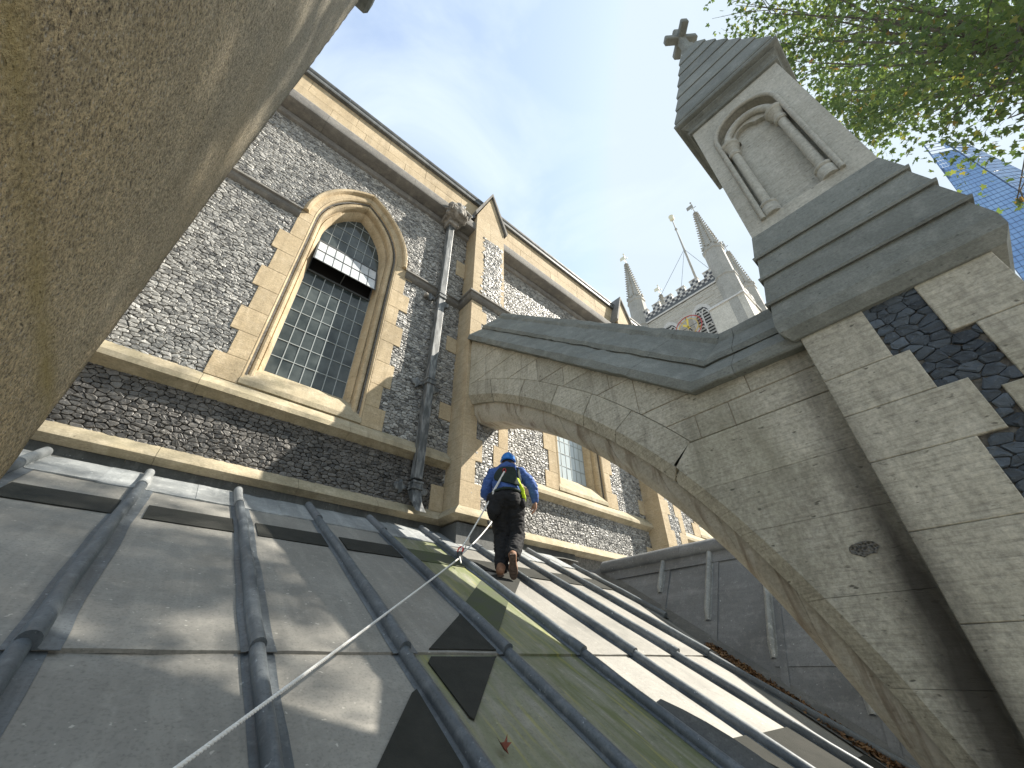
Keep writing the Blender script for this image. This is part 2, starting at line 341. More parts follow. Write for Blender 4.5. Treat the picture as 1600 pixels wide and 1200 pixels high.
TH = 0.503990; TT = math.tan(TH); SH = 1.15; SC = SH/math.cos(TH)
def rz(y): return TT*y-SC
def rp(x, y, h=0.0): return (x, y-h*math.sin(TH), rz(y)+h*math.cos(TH))
YW = 5.35; BAY = 5.85
XL, XR = -4.6, 14.2

# ------------------------------------------------------------------ ground
g = MB(); g.add([(-600, -600, -10.5), (900, -600, -10.5), (900, 600, -10.5), (-600, 600, -10.5)], [(0, 1, 2, 3)])
t = NT('paving'); MAT['paving'] = t.done(t.ramp(t.noise(0.6, 6), [(0.3, (0.16, 0.15, 0.14)), (0.7, (0.26, 0.25, 0.23))]), 0.9)
g.obj('ground', 'paving', kind='structure')

# ------------------------------------------------------------------ church wall
church = thing('church_wall', 'tall church wall of knapped flint with golden stone dressings and pointed windows', 'church wall', (4, YW, 1.6))
body = MB(); 
XC0 = 0.975; GW = 0.567; R0 = 1.256; SPZ = 6.5; SILLZ = 3.44
bays = (0, 1, 2)
def arc_pts(off, n=10):
    """pointed arch outline at outward offset off from the glass edge: left springing -> apex -> right springing (x rel. to centre, z)"""
    rr = R0+off; cx = R0-GW; a_end = math.acos(cx/rr)
    left = [(cx-rr*math.cos(a_end*i/n), SPZ+rr*math.sin(a_end*i/n)) for i in range(n+1)]
    return left+[(-x, z) for x, z in left[-2::-1]]
# mortar-faced core of the wall with the window openings cut through
def wall_core():
    mb = MB(); yb = 5.378; xs = [XL]
    def quad(x0, z0, x1, z1):
        if x1-x0 > 1e-6 and z1-z0 > 1e-6: mb.add([(x0, yb, z0), (x1, yb, z0), (x1, yb, z1), (x0, yb, z1)], [(0, 1, 2, 3)])
    zt = 9.2; OF = 0.17; hw = GW+OF; x = XL
    for k in bays:
        xc = XC0+BAY*k
        quad(x, 0.8, xc-hw, zt); quad(xc-hw, 0.8, xc+hw, 3.05)
        o = arc_pts(OF, 10); vs = []
        for (dx, z) in o: vs += [(xc+dx, yb, z), (xc+dx, yb, zt)]
        mb.add(vs, [(2*i, 2*i+2, 2*i+3, 2*i+1) for i in range(len(o)-1)])
        x = xc+hw
    quad(x, 0.8, XR, zt)
    return mb.obj('wall_core', 'mortar', church)
wall_core()
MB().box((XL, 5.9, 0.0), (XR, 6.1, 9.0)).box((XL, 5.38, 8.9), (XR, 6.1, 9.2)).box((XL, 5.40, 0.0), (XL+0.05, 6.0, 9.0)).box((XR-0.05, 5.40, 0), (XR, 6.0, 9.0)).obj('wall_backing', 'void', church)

# --- windows
def jamb_profile(): # (outward offset from glass edge, y), from the face inwards; closed behind
    return [(0.235, 5.330), (0.222, 5.326), (0.206, 5.338), (0.200, 5.385), (0.204, 5.455), (0.190, 5.470), (0.178, 5.450), (0.172, 5.415), (0.155, 5.388), (0.130, 5.380), (0.105, 5.392), (0.090, 5.420), (0.088, 5.455), (0.098, 5.520), (0.085, 5.535), (0.070, 5.520), (0.055, 5.530), (0.0, 5.655), (0.0, 5.76), (0.235, 5.76)]
def window(k):
    xc = XC0+BAY*k
    # jamb stones in courses, arch stones in voussoirs
    prof = jamb_profile()
    hs = [SILLZ-0.46]; 
    while hs[-1] < SPZ-0.65: hs.append(hs[-1]+random.uniform(0.38, 0.56))
    hs.append(SPZ)
    for sgn in (-1, 1):
        for a, b in zip(hs[:-1], hs[1:]):
            mb = MB(); mb.loft([[(xc+sgn*(GW+o), y, z) for o, y in prof] for z in (a+0.002, b-0.002)])
            autosmooth(fixn(mb.obj('jamb_stone', 'warm', church)), 35)
        nv = 5; rr0 = R0; cx = R0-GW
        for i in range(nv):
            mb = MB(); rings = []
            for q in range(5):
                f = (i+q/4)/nv
                f = f+(0.0012 if q == 0 else (-0.0012 if q == 4 else 0))
                ring = []
                for o, y in prof:
                    rr = R0+o; ae = math.acos(cx/rr); th = ae*f
                    ring.append((xc+sgn*(-(cx-rr*math.cos(th))), y, SPZ+rr*math.sin(th)))
                rings.append(ring)
            mb.loft(rings); autosmooth(fixn(mb.obj('arch_stone', 'warm', church)), 35)
        # outer voussoirs on the wall face and the hood moulding over them
        for i in range(5):
            mb = MB(); rings = []
            for q in range(5):
                f = (i+q/4)/5+(0.0012 if q == 0 else (-0.0012 if q == 4 else 0)); ring = []
                for o, y in [(0.238, 5.40), (0.238, 5.327), (0.345, 5.322), (0.345, 5.40)]:
                    rr = R0+o; ae = math.acos(cx/rr); th = ae*f; ring.append((xc+sgn*(-(cx-rr*math.cos(th))), y, SPZ+rr*math.sin(th)))
                rings.append(ring)
            mb.loft(rings); fixn(mb.obj('arch_face_stone', 'warm', church))
        for i in range(4):
            mb = MB(); rings = []
            for q in range(5):
                f = (i+q/4)/4+(0.001 if q == 0 else (-0.001 if q == 4 else 0)); ring = []
                for o, y in [(0.330, 5.345), (0.335, 5.285), (0.350, 5.255), (0.385, 5.245), (0.410, 5.265), (0.440, 5.35)]:
                    rr = R0+o; ae = math.acos(cx/rr); th = ae*f; ring.append((xc+sgn*(-(cx-rr*math.cos(th))), y, SPZ+rr*math.sin(th)))
                rings.append(ring)
            mb.loft(rings); autosmooth(fixn(mb.obj('hood_stone', 'warm', church)), 30)
        # toothed quoins beside the jambs
        z = 2.93; wide = True
        while z < 6.44:
            h = 0.36 if z < 3 else random.uniform(0.40, 0.47); z1 = min(z+h, 6.50); wd = (0.60 if wide else 0.475)+random.uniform(-0.03, 0.03)
            x0, x1 = sorted((xc+sgn*(GW+0.237), xc+sgn*(GW+wd)))
            mb = MB(); block(mb, rect(x0, z, x1, z1), FW, -5.42, -5.326, 0.0012, 0.004); mb.obj('quoin_stone', 'warm', church)
            z = z1; wide = not wide
    # sill
    mb = MB(); mb.loft([[(x, y, z) for y, z in [(5.76, SILLZ), (5.64, SILLZ-0.015), (5.56, SILLZ-0.10), (5.50, SILLZ-0.13), (5.318, 3.02), (5.312, 2.945), (5.42, 2.92), (5.76, 2.92)]] for x in (xc-GW-0.235, xc, xc+GW+0.235)])
    fixn(mb.obj('window_sill', 'sill', church))
    # window: lead cames with glass panes and an open hopper light
    ncol = 7; cw = 2*GW/ncol; yg = 5.70
    rows = [SILLZ+i*(5.63-SILLZ)/7 for i in range(8)]
    upper = [6.43, 6.74, 7.05, 7.36, 7.60]
    def archx(z):   # half width of opening at z
        if z <= SPZ: return GW
        cx = R0-GW; return max(0.0, math.sqrt(max(0, R0*R0-(z-SPZ)**2))-cx)
    came = MB()
    for i in range(ncol+1):
        dx = -GW+i*cw; came.box((xc+dx-0.006, yg-0.012, SILLZ), (xc+dx+0.006, yg+0.004, 5.63))
        if 0 < i < ncol:
            cx = R0-GW; top = SPZ+math.sqrt(max(0, R0*R0-(abs(dx)+cx)**2)); came.box((xc+dx-0.005, yg-0.012, 6.43), (xc+dx+0.005, yg+0.004, top))
    for z in rows: came.box((xc-GW, yg-0.014, z-0.006), (xc+GW, yg+0.004, z+0.006))
    for z in upper[1:-1]:
        hwz = archx(z); came.box((xc-hwz, yg-0.014, z-0.005), (xc+hwz, yg+0.004, z+0.005))
    wo = came.obj('window', 'came', church)
    MB().box((xc-GW, yg-0.03, 6.415), (xc+GW, yg+0.02, 6.45)).box((xc-GW, yg-0.03, 5.61), (xc+GW, yg+0.02, 5.645)).box((xc-GW, yg-0.03, 5.63), (xc-GW+0.02, yg+0.02, 6.43)).box((xc+GW-0.02, yg-0.03, 5.63), (xc+GW, yg+0.02, 6.43)).obj('casement_frame', 'iron', wo)
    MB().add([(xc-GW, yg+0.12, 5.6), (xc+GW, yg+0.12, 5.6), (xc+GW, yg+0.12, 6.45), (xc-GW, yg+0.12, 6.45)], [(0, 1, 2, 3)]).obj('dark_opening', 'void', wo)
    for j in range(7):
        for i in range(ncol):
            x0 = xc-GW+i*cw; z0, z1 = rows[j], rows[j+1]; a, b = random.gauss(0, 0.0012), random.gauss(0, 0.0022)
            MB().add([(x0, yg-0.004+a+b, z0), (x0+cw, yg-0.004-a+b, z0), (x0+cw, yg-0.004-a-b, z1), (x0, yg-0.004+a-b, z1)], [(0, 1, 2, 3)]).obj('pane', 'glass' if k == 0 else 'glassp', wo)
    for j in range(4):
        for i in range(ncol):
            x0 = -GW+i*cw; x1 = x0+cw; z0, z1 = upper[j], upper[j+1]
            poly = rect(x0, z0, x1, z1); o = arc_pts(0.0, 6)
            if min(archx(z0), GW) < min(abs(x0), abs(x1)): continue
            poly = rect(x0, z0, x1, z1)
            for p, q in zip(o[:-1], o[1:]):
                a_, b_ = q[1]-p[1], p[0]-q[0]; poly = clip(poly, -(a_), -(b_), -(a_*p[0]+b_*p[1]))
                if len(poly) < 3: break
            if len(poly) < 3 or abs(area(poly)) < 1e-4: continue
            a = random.gauss(0, 0.0012)
            vs_ = [(xc+u, yg-0.004+a*(u-x0)/cw, v) for u, v in poly]; fs_ = [tuple(range(len(vs_)))]
            if area(poly) < 0: fs_ = [tuple(range(len(vs_)))[::-1]]
            MB().add(vs_, fs_).obj('pane', 'glass', wo)
    # hopper: hinged at its top edge, swung outwards
    th = R(15); hx = GW-0.012
    def hp(x, d, off=0.0): return (x, yg-0.03-d*math.sin(th)-off*math.cos(th), 6.425-d*math.cos(th)+off*math.sin(th)*-1)
    HL = 0.70
    hm = MB()
    for d in (0.012, HL/2, HL-0.012): hm.loft([[hp(x, d-0.010, -0.01), hp(x, d+0.010, -0.01), hp(x, d+0.010, 0.01), hp(x, d-0.010, 0.01)] for x in (xc-hx, xc+hx)])
    for i in range(ncol+1):
        x = xc-hx+2*hx*i/ncol; wv = 0.013 if i in (0, ncol) else 0.005
        hm.loft([[hp(x-wv, d, -0.008), hp(x+wv, d, -0.008), hp(x+wv, d, 0.008), hp(x-wv, d, 0.008)] for d in (0.0, HL)])
    hm.loft([[hp(xc-0.006, HL, -0.02), hp(xc+0.006, HL, -0.02), hp(xc+0.006, HL, 0), hp(xc-0.006, HL, 0)], [(xc-0.006, yg, 5.62), (xc+0.006, yg, 5.62), (xc+0.006, yg+0.02, 5.62), (xc-0.006, yg+0.02, 5.62)]])
    fixn(hm.obj('hopper_frame', 'iron', wo))
    hg = MB()
    for j in range(2):
        for i in range(ncol):
            x0 = xc-hx+2*hx*i/ncol; x1 = x0+2*hx/ncol
            hg.add([hp(x0, HL/2*(j+1)), hp(x1, HL/2*(j+1)), hp(x1, HL/2*j), hp(x0, HL/2*j)], [(0, 1, 2, 3)])
    hg.obj('hopper_glass', 'glassw', wo)
for k in bays: window(k)

# --- horizontal mouldings cut into stones
def course_x(prof, x0, x1, y, name, mat, ln=1.15, sm=35):
    x = x0
    while x < x1-0.05:
        xe = min(x1, x+random.uniform(ln*0.75, ln*1.25))
        if x1-xe < 0.3: xe = x1
        o = fixn(sweepx(MB(), prof, x+0.002, xe-0.002, y).obj(name, mat, church)); autosmooth(o, sm); x = xe
PX0, PX1 = 3.30, 4.27; PY = 4.90          # pilaster of the visible buttress
def pil(k): return PX0+BAY*k, PX1+BAY*k
BASE = [(0.0, 1.955), (0.145, 1.815), (0.155, 1.785), (0.13, 1.772), (0.075, 1.755), (0.05, 1.735), (-0.05, 1.73), (-0.05, 1.955)]
SILLS = [(0.0, 2.945), (0.15, 2.77), (0.155, 2.70), (0.07, 2.675), (0.02, 2.64), (-0.05, 2.63), (-0.05, 2.945)]
HOODS = [(0.0, 6.56), (0.10, 6.47), (0.105, 6.43), (0.07, 6.415), (0.055, 6.36), (0.085, 6.34), (0.07, 6.31), (0.0, 6.27), (-0.05, 6.27), (-0.05, 6.56)]
edges = [XL]+[e for k in (-1, 0, 1) for e in pil(k)]+[XR]
for a, b in zip(edges[::2], edges[1::2]):
    course_x(BASE, a, b, YW, 'plinth_moulding', 'sill', 1.3)
    course_x(SILLS, a, b, YW, 'sill_course', 'sill', 1.6)
    ks = [k for k in bays if a < XC0+BAY*k < b]
    if ks:
        xc = XC0+BAY*ks[0]; course_x(HOODS, a, xc-1.0, YW, 'string_course', 'cornice', 1.4); course_x(HOODS, xc+1.0, b, YW, 'string_course', 'cornice', 1.4)
    else: course_x(HOODS, a, b, YW, 'string_course', 'cornice', 1.4)
CORN = [(0.0, 8.66), (0.06, 8.69), (0.085, 8.74), (0.085, 8.79), (0.05, 8.815), (0.06, 8.835), (0.20, 8.845), (0.30, 8.845), (0.33, 8.86), (0.345, 8.90), (0.33, 9.02), (0.345, 9.09), (0.33, 9.13), (0.14, 9.30), (-0.05, 9.32), (-0.05, 8.66)]
course_x(CORN, XL, XR, YW, 'cornice', 'cornice', 2.3)
# parapet ashlar and its lead-dressed coping
zc = [9.28, 9.74, 10.23]
for r_ in range(2):
    x = XL+random.uniform(0, 0.4)
    while x < XR:
        xe = min(XR, x+random.uniform(0.75, 1.25)); mb = MB(); block(mb, rect(x, zc[r_], xe, zc[r_+1]), FW, -5.5, -5.20-random.uniform(0, 0.003), 0.002, 0.004); mb.obj('parapet_stone', 'warm', church); x = xe
course_x([(0.14, 10.22), (0.225, 10.225), (0.235, 10.26), (0.225, 10.33), (0.20, 10.36), (0.225, 10.39), (0.235, 10.47), (0.20, 10.53), (-0.3, 10.62), (-0.3, 10.22)], XL, XR, YW, 'parapet_coping', 'leadd', 2.6)

# --- pilasters
def pilaster(k):
    x0, x1 = pil(k); sd = random.Random(20+k)
    MB().box((x0+0.03, PY+0.045, 0.9), (x1-0.03, 5.40, 6.45)).box((x0+0.07, 4.99, 6.45), (x1-0.07, 5.40, 9.2)).obj('pilaster_core', 'mortar', church)
    z = 1.94; i = k
    while z < 6.22:
        z1 = min(6.26, z+sd.uniform(0.30, 0.42)); z1 = 6.26 if 6.26-z1 < 0.15 else z1
        wl = 0.27 if i % 2 else 0.40; wr = 0.22 if i % 2 else 0.33
        MB().box((x0+0.001, PY, z+0.0008), (x0+wl, 5.39, z1-0.0008), 0.0025).obj('pilaster_quoin', 'pil', church)
        MB().box((x1-wr, PY, z+0.0008), (x1-0.001, 5.39, z1-0.0008), 0.0025).obj('pilaster_quoin', 'pil', church)
        if i % 4 == 0 or z < 2.2:
            MB().box((x0-0.24, 5.327, z+0.002), (x0-0.002, 5.40, z1-0.002), 0.005).obj('bonding_stone', 'pil', church)
        z = z1; i += 1
    # plinth and string mouldings return round the pilaster
    def wrap(prof, name, mat, front, xa, xb):
        rings = []
        for (xx, yy, nx, ny) in [(xa, YW+0.01, -1, 0), (xa, front, -1, -1), (xb, front, 1, -1), (xb, YW+0.01, 1, 0)]:
            rings.append([(xx+nx*max(p, -0.02), yy+ny*max(p, -0.02), z_) for p, z_ in prof])
        autosmooth(fixn(MB().loft(rings).obj(name, mat, church)), 35)
    wrap(BASE, 'plinth_moulding', 'sill', PY, x0, x1)
    wrap([(p, z_) for p, z_ in HOODS], 'string_course', 'cornice', PY+0.01, x0+0.004, x1-0.004)
    # plinth below moulding
    MB().box((x0-0.03, PY-0.03, 0.9), (x1+0.03, 5.36, 1.70)).obj('pilaster_plinth', 'leadd', church)
    # upper stage with gablet
    ux0, ux1, uy = x0+0.045, x1-0.045, 4.965
    z = 6.55; i = 0
    while z < 9.38:
        z1 = min(9.42, z+sd.uniform(0.34, 0.50)); z1 = 9.42 if 9.42-z1 < 0.2 else z1
        wl = 0.26 if i % 2 else 0.36; wr = 0.24 if i % 2 else 0.32
        if z > 8.4: wl = wr = (ux1-ux0)/2
        MB().box((ux0, uy, z+0.0008), (ux0+wl-0.0006, 5.39, z1-0.0008), 0.0025).obj('pilaster_quoin', 'pil', church)
        MB().box((ux1-wr+0.0006, uy, z+0.0008), (ux1, 5.39, z1-0.0008), 0.0025).obj('pilaster_quoin', 'pil', church)
        if i % 4 == 2: MB().box((ux0-0.24, 5.327, z+0.002), (ux0-0.002, 5.40, z1-0.002), 0.005).obj('bonding_stone', 'pil', church)
        z = z1; i += 1
    xm = (ux0+ux1)/2; ap = 10.62
    mb = MB(); mb.loft([[(ux0, y, 9.42), (ux1, y, 9.42), (xm, y, ap)] for y in (uy, 5.7)]); fixn(mb.obj('gablet', 'warm', church))
    for s_ in (-1, 1):
        xe = ux0-0.06 if s_ < 0 else ux1+0.06
        mb = MB(); mb.loft([[(xe, y, 9.34), (xm, y, ap+0.06), (xm, y, ap+0.20), (xe-s_*-0.03, y, 9.45)] for y in (uy-0.06, 5.8)]); fixn(mb.obj('gablet_coping', 'cornice', church))
for k in (-1, 0, 1): pilaster(k)

# --- flints
def vcells(u0, v0, u1, v1, du, dv, sd, jit=0.46):
    """irregular, roughly coursed cells"""
    nr = int((v1-v0)/dv)+2; nc = int((u1-u0)/du)+2; S = du/dv
    pts = {}
    for j in range(-1, nr+1):
        o = sd.random()
        for i in range(-1, nc+1):
            pts[(i, j)] = ((u0+(i+o*0.9+0.05+sd.uniform(-jit, jit)*0.8)*du)/S, v0+(j+0.5+sd.uniform(-jit, jit)*0.7)*dv)
    cells = []
    for (i, j), p in pts.items():
        if not (0 <= i < nc and 0 <= j < nr): continue
        poly = [(p[0]-1.6*dv, p[1]-1.6*dv), (p[0]+1.6*dv, p[1]-1.6*dv), (p[0]+1.6*dv, p[1]+1.6*dv), (p[0]-1.6*dv, p[1]+1.6*dv)]
        for dj in (-2, -1, 0, 1, 2):
            for di in (-2, -1, 0, 1, 2):
                q = pts.get((i+di, j+dj))
                if q is None or (di == 0 and dj == 0): continue
                a, b = q[0]-p[0], q[1]-p[1]
                poly = clip(poly, a, b, (q[0]*q[0]-p[0]*p[0]+q[1]*q[1]-p[1]*p[1])/2)
                if len(poly) < 3: break
            if len(poly) < 3: break
        if len(poly) >= 3: cells.append([(a*S, b) for a, b in poly])
    return cells
def flint_mesh(poly, F, d_back, d_front, sd, gap=0.0030, cut=0.19, tone_mul=1.0):
    if area(poly) < 0: poly = poly[::-1]
    pts = [np.array(p) for p in poly]; c = sum(pts)/len(pts); q = []
    n = len(pts)
    for i in range(n):            # cut the corners once
        a, b = pts[i], pts[(i+1) % n]
        if np.linalg.norm(b-a) < 0.012: q.append((a+b)/2); continue
        q.append(a*(1-cut)+b*cut); q.append(a*cut+b*(1-cut))
    size = max(0.02, math.sqrt(abs(area(poly))))
    q = [c+(p-c)*max(0.5, 1-gap*sd.uniform(0.5, 1.5)/(np.linalg.norm(p-c)+1e-6)) for p in q]
    q = [p+np.array([sd.gauss(0, 0.022), sd.gauss(0, 0.022)])*size for p in q]
    tx, ty = sd.gauss(0, 0.085), sd.gauss(0, 0.085); df = d_front+sd.uniform(-0.006, 0.003)
    m_ = len(q); vs_ = []; tn = []
    tone = min(1, max(0, sd.gauss(0.46, 0.20)))*tone_mul; hub = c+np.array([sd.gauss(0, .2), sd.gauss(0, .2)])*size
    for p in q: vs_.append(fr(F, p[0], p[1], d_back)); tn.append((tone, 1, 0, 1))
    for p in q:
        r_ = c+(p-c)*0.985; d_ = df-sd.uniform(0.002, 0.008)+(r_-c)[0]*tx+(r_-c)[1]*ty; vs_.append(fr(F, r_[0], r_[1], d_)); tn.append((min(1, max(0, tone+sd.gauss(0, .10))), sd.uniform(0.3, 1), 0, 1))
    for p in q:
        r_ = hub+(p-hub)*(0.55+sd.uniform(0, 0.36)); vs_.append(fr(F, r_[0], r_[1], df+(r_-c)[0]*tx+(r_-c)[1]*ty+sd.gauss(0, 0.0022))); tn.append((min(1, max(0, tone+sd.gauss(0, .08))), sd.uniform(0, 0.35), 0, 1))
    vs_.append(fr(F, hub[0], hub[1], df+sd.gauss(0, 0.003)+(hub-c)[0]*tx+(hub-c)[1]*ty)); tn.append((min(1, max(0, tone+sd.gauss(0, .1))), 0, 0, 1))
    fs_ = []
    for lv in range(2):
        for j in range(m_):
            k_ = (j+1) % m_; fs_.append((lv*m_+j, lv*m_+k_, (lv+1)*m_+k_, (lv+1)*m_+j))
    for j in range(m_): fs_.append((2*m_+j, 2*m_+(j+1) % m_, 3*m_))
    return vs_, fs_, tn, c
fs = random.Random(3)
def excluded(x, z):
    for k in (-1, 0, 1):
        a, b = pil(k)
        if a+0.02 < x < b-0.02: return True
    for k in bays:
        xc = XC0+BAY*k; dx = abs(x-xc)
        if dx < GW+0.40 and 2.9 < z < SPZ: return True
        if z >= SPZ and dx < 1.0:
            cx = R0-GW
            if (dx+cx)**2+(z-SPZ)**2 < (R0+0.33)**2: return True
        if dx < GW+0.26 and 2.9 < z < 3.5: return True
    return (6.30 < z < 6.54 and not any(abs(x-XC0-BAY*k) < 0.9 for k in bays)) or 2.68 < z < 2.90
camdist = lambda x, y, z: math.sqrt(x*x+y*y+z*z)
allf = []
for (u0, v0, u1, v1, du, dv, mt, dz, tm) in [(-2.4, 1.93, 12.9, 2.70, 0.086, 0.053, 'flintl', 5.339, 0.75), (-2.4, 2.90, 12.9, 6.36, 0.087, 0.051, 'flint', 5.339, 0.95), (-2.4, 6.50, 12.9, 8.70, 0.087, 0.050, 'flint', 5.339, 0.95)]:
    for cell in vcells(u0, v0, u1, v1, du, dv, fs):
        cx_ = sum(p[0] for p in cell)/len(cell); cz_ = sum(p[1] for p in cell)/len(cell)
        if excluded(cx_, cz_): continue
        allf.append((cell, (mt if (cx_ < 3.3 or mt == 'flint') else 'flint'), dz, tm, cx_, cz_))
def vis(cx_, cz_):               # in view of the camera, not behind the near pier or the buttress
    v = Vector((cx_, YW, cz_)); zc_ = v.dot(cf)
    if zc_ < 0.1: return 0
    u = v.dot(cr)/zc_*FPX+800; vv = 600-v.dot(cu)/zc_*FPX
    if not (0 < u < 1600 and 0 < vv < 1200) or cx_ < -1.05 or cx_ > 3.3: return 0
    return 1/zc_**2
order = sorted(range(len(allf)), key=lambda i: -vis(allf[i][4], allf[i][5])*abs(area(allf[i][0])))
single = set(order[:300])
fl_back = MB().box((XL, 5.383, 1.6), (XR, 5.40, 1.66)).obj('flint_facing', 'mortar', church)
bulk = {}
for i, (cell, mt, dz, tm, cx_, cz_) in enumerate(allf):
    vs_, fs_, tn, c_ = flint_mesh(cell, FW, -5.385, -dz, fs, tone_mul=tm)
    if i in single:
        MB().add(vs_, fs_).obj('flint', mt, fl_back, tone=tn)
    else:
        mb, tl = bulk.setdefault(mt, (MB(), [])); mb.add(vs_, fs_); tl.extend(tn)
# flint panels in the pilaster fronts
for k in (-1, 0, 1):
    x0, x1 = pil(k)
    for (a, b, z0, z1, yb) in [(x0+0.24, x1-0.20, 1.92, 6.28, PY+0.05), (x0+0.30, x1-0.27, 6.5, 8.62, 4.995)]:
        for cell in vcells(a, z0, b, z1, 0.092, 0.058, fs):
            vs_, fs_, tn, c_ = flint_mesh(cell, FW, -yb-0.005, -(yb-0.042), fs)
            mb, tl = bulk.setdefault('flint', (MB(), [])); mb.add(vs_, fs_); tl.extend(tn)
for mt, (mb, tl) in bulk.items(): mb.obj('flintwork', mt, church, tone=tl, kind='stuff')
# ------------------------------------------------------------------ flying buttress
butt = thing('flying_buttress', 'grey stone flying buttress arching from the church wall to a pier with a flint panel', 'flying buttress', (3.8, 0.3, -1.0))
XF, XB = 3.36, 4.24; XM = 3.8
SO = [(4.93, 3.765), (4.3, 3.515), (3.575, 3.098), (3.10, 2.765), (2.598, 2.354), (2.152, 1.90), (1.86, 1.60), (1.66, 1.38), (1.488, 1.152), (1.335, 0.945), (1.183, 0.715), (0.987, 0.386), (0.835, 0.082), (0.71, -0.19), (0.60, -0.45), (0.44, -0.95)]
CH = [(4.93, 3.912), (4.24, 3.615), (3.487, 3.162), (3.02, 2.842), (2.519, 2.429), (2.07, 1.985), (1.775, 1.68), (1.577, 1.467), (1.40, 1.225), (1.25, 1.01), (1.095, 0.79), (0.905, 0.455), (0.76, 0.17), (0.635, -0.085), (0.525, -0.34), (0.345, -0.90)]
IN = [(4.93, 3.44), (4.25, 3.185), (3.50, 2.765), (2.98, 2.375), (2.45, 1.90), (2.03, 1.465), (1.72, 1.12), (1.50, 0.845), (1.36, 0.64), (1.225, 0.42), (1.095, 0.20), (0.955, -0.085), (0.85, -0.31), (0.765, -0.50), (0.67, -0.72), (0.52, -1.15)]
EX = [(4.93, 4.145), (4.262, 3.905), (3.40, 3.412), (2.828, 3.005), (2.333, 2.624), (1.874, 2.183), (1.60, 1.893), (1.381, 1.634)]
def ev(T, s):
    s = max(0, min(len(T)-1.0, s)); i = min(int(s), len(T)-2); f = s-i
    p0 = T[max(i-1, 0)]; p1 = T[i]; p2 = T[i+1]; p3 = T[min(i+2, len(T)-1)]
    return tuple(0.5*((2*p1[j])+(-p0[j]+p2[j])*f+(2*p0[j]-5*p1[j]+4*p2[j]-p3[j])*f*f+(-p0[j]+3*p1[j]-3*p2[j]+p3[j])*f**3) for j in (0, 1))
def smooth(T, deg=5):
    n = len(T); t_ = np.arange(n)/(n-1); P_ = [np.polyval(np.polyfit(t_, [p[j] for p in T], deg), t_) for j in (0, 1)]; return [(float(a), float(b)) for a, b in zip(*P_)]
SO, CH, IN = smooth(SO), smooth(CH), smooth(IN)
# voussoirs (outer order, chamfered both sides) and the inner order below them
vs_s = [0, 0.95, 1.9, 2.95, 3.97, 4.98, 7.0]
for a, b in zip(vs_s[:-1], vs_s[1:]):
    rings = []; ns = 6
    for q in range(ns+1):
        s_ = a+(b-a)*q/ns+(0.009 if q == 0 else (-0.009 if q == ns else 0))
        e, c, o = ev(EX, s_), ev(CH, s_), ev(SO, s_)
        rings.append([(XF, *e), (XF, *c), (XF+0.085, *o), (XB-0.085, *o), (XB, *c), (XB, *e)])
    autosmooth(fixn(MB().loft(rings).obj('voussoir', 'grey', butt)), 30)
vi = [0, 1.6, 3.1, 4.6, 6.2, 8.4, 11.0, 15.0]
for a, b in zip(vi[:-1], vi[1:]):
    rings = []; ns = 8
    for q in range(ns+1):
        s_ = a+(b-a)*q/ns+(0.008 if q == 0 else (-0.008 if q == ns else 0)); o, i_ = ev(SO, s_), ev(IN, s_)
        m1 = (o[0]*0.45+i_[0]*0.55, o[1]*0.45+i_[1]*0.55); up = (o[0]-(i_[0]-o[0])*0.25, o[1]-(i_[1]-o[1])*0.25)
        rings.append([(XF+0.125, *up), (XF+0.13, *o), (XF+0.15, *m1), (XF+0.25, *i_), (XB-0.25, *i_), (XB-0.15, *m1), (XB-0.13, *o), (XB-0.125, *up)])
    autosmooth(fixn(MB().loft(rings).obj('rib_stone', 'soffit', butt)), 50)
# springer blocks: tall courses that end on the arch curve
def ycurve(T, z):
    for p, q in zip(T[:-1], T[1:]):
        if q[1] <= z <= p[1]: return q[0]+(p[0]-q[0])*(z-q[1])/(p[1]-q[1])
    return T[-1][0]
zsp = [-1.15, -0.62, -0.12, 0.33, 0.80, 1.19, 1.622]
for a, b in zip(zsp[:-1], zsp[1:]):
    rings = []; ns = 6; g = 0.0011
    for q in range(ns+1):
        z = a+g+(b-a-2*g)*q/ns; c, o = ycurve(CH, z), ycurve(SO, z)
        if z > 1.471: c = 1.381+(1.634-z)/0.163*0.208; o = c
        o = max(o, c)
        if 1.38 < z <= 1.471: o = min(o, 1.577+(1.467-z)/0.087*0.083)
        rings.append([(XF, 0.1, z), (XF, c, z), (XF+0.085, o, z), (XB-0.085, o, z), (XB, c, z), (XB, 0.1, z)])
    autosmooth(fixn(MB().loft(rings).obj('springer_block', 'grey', butt)), 30)
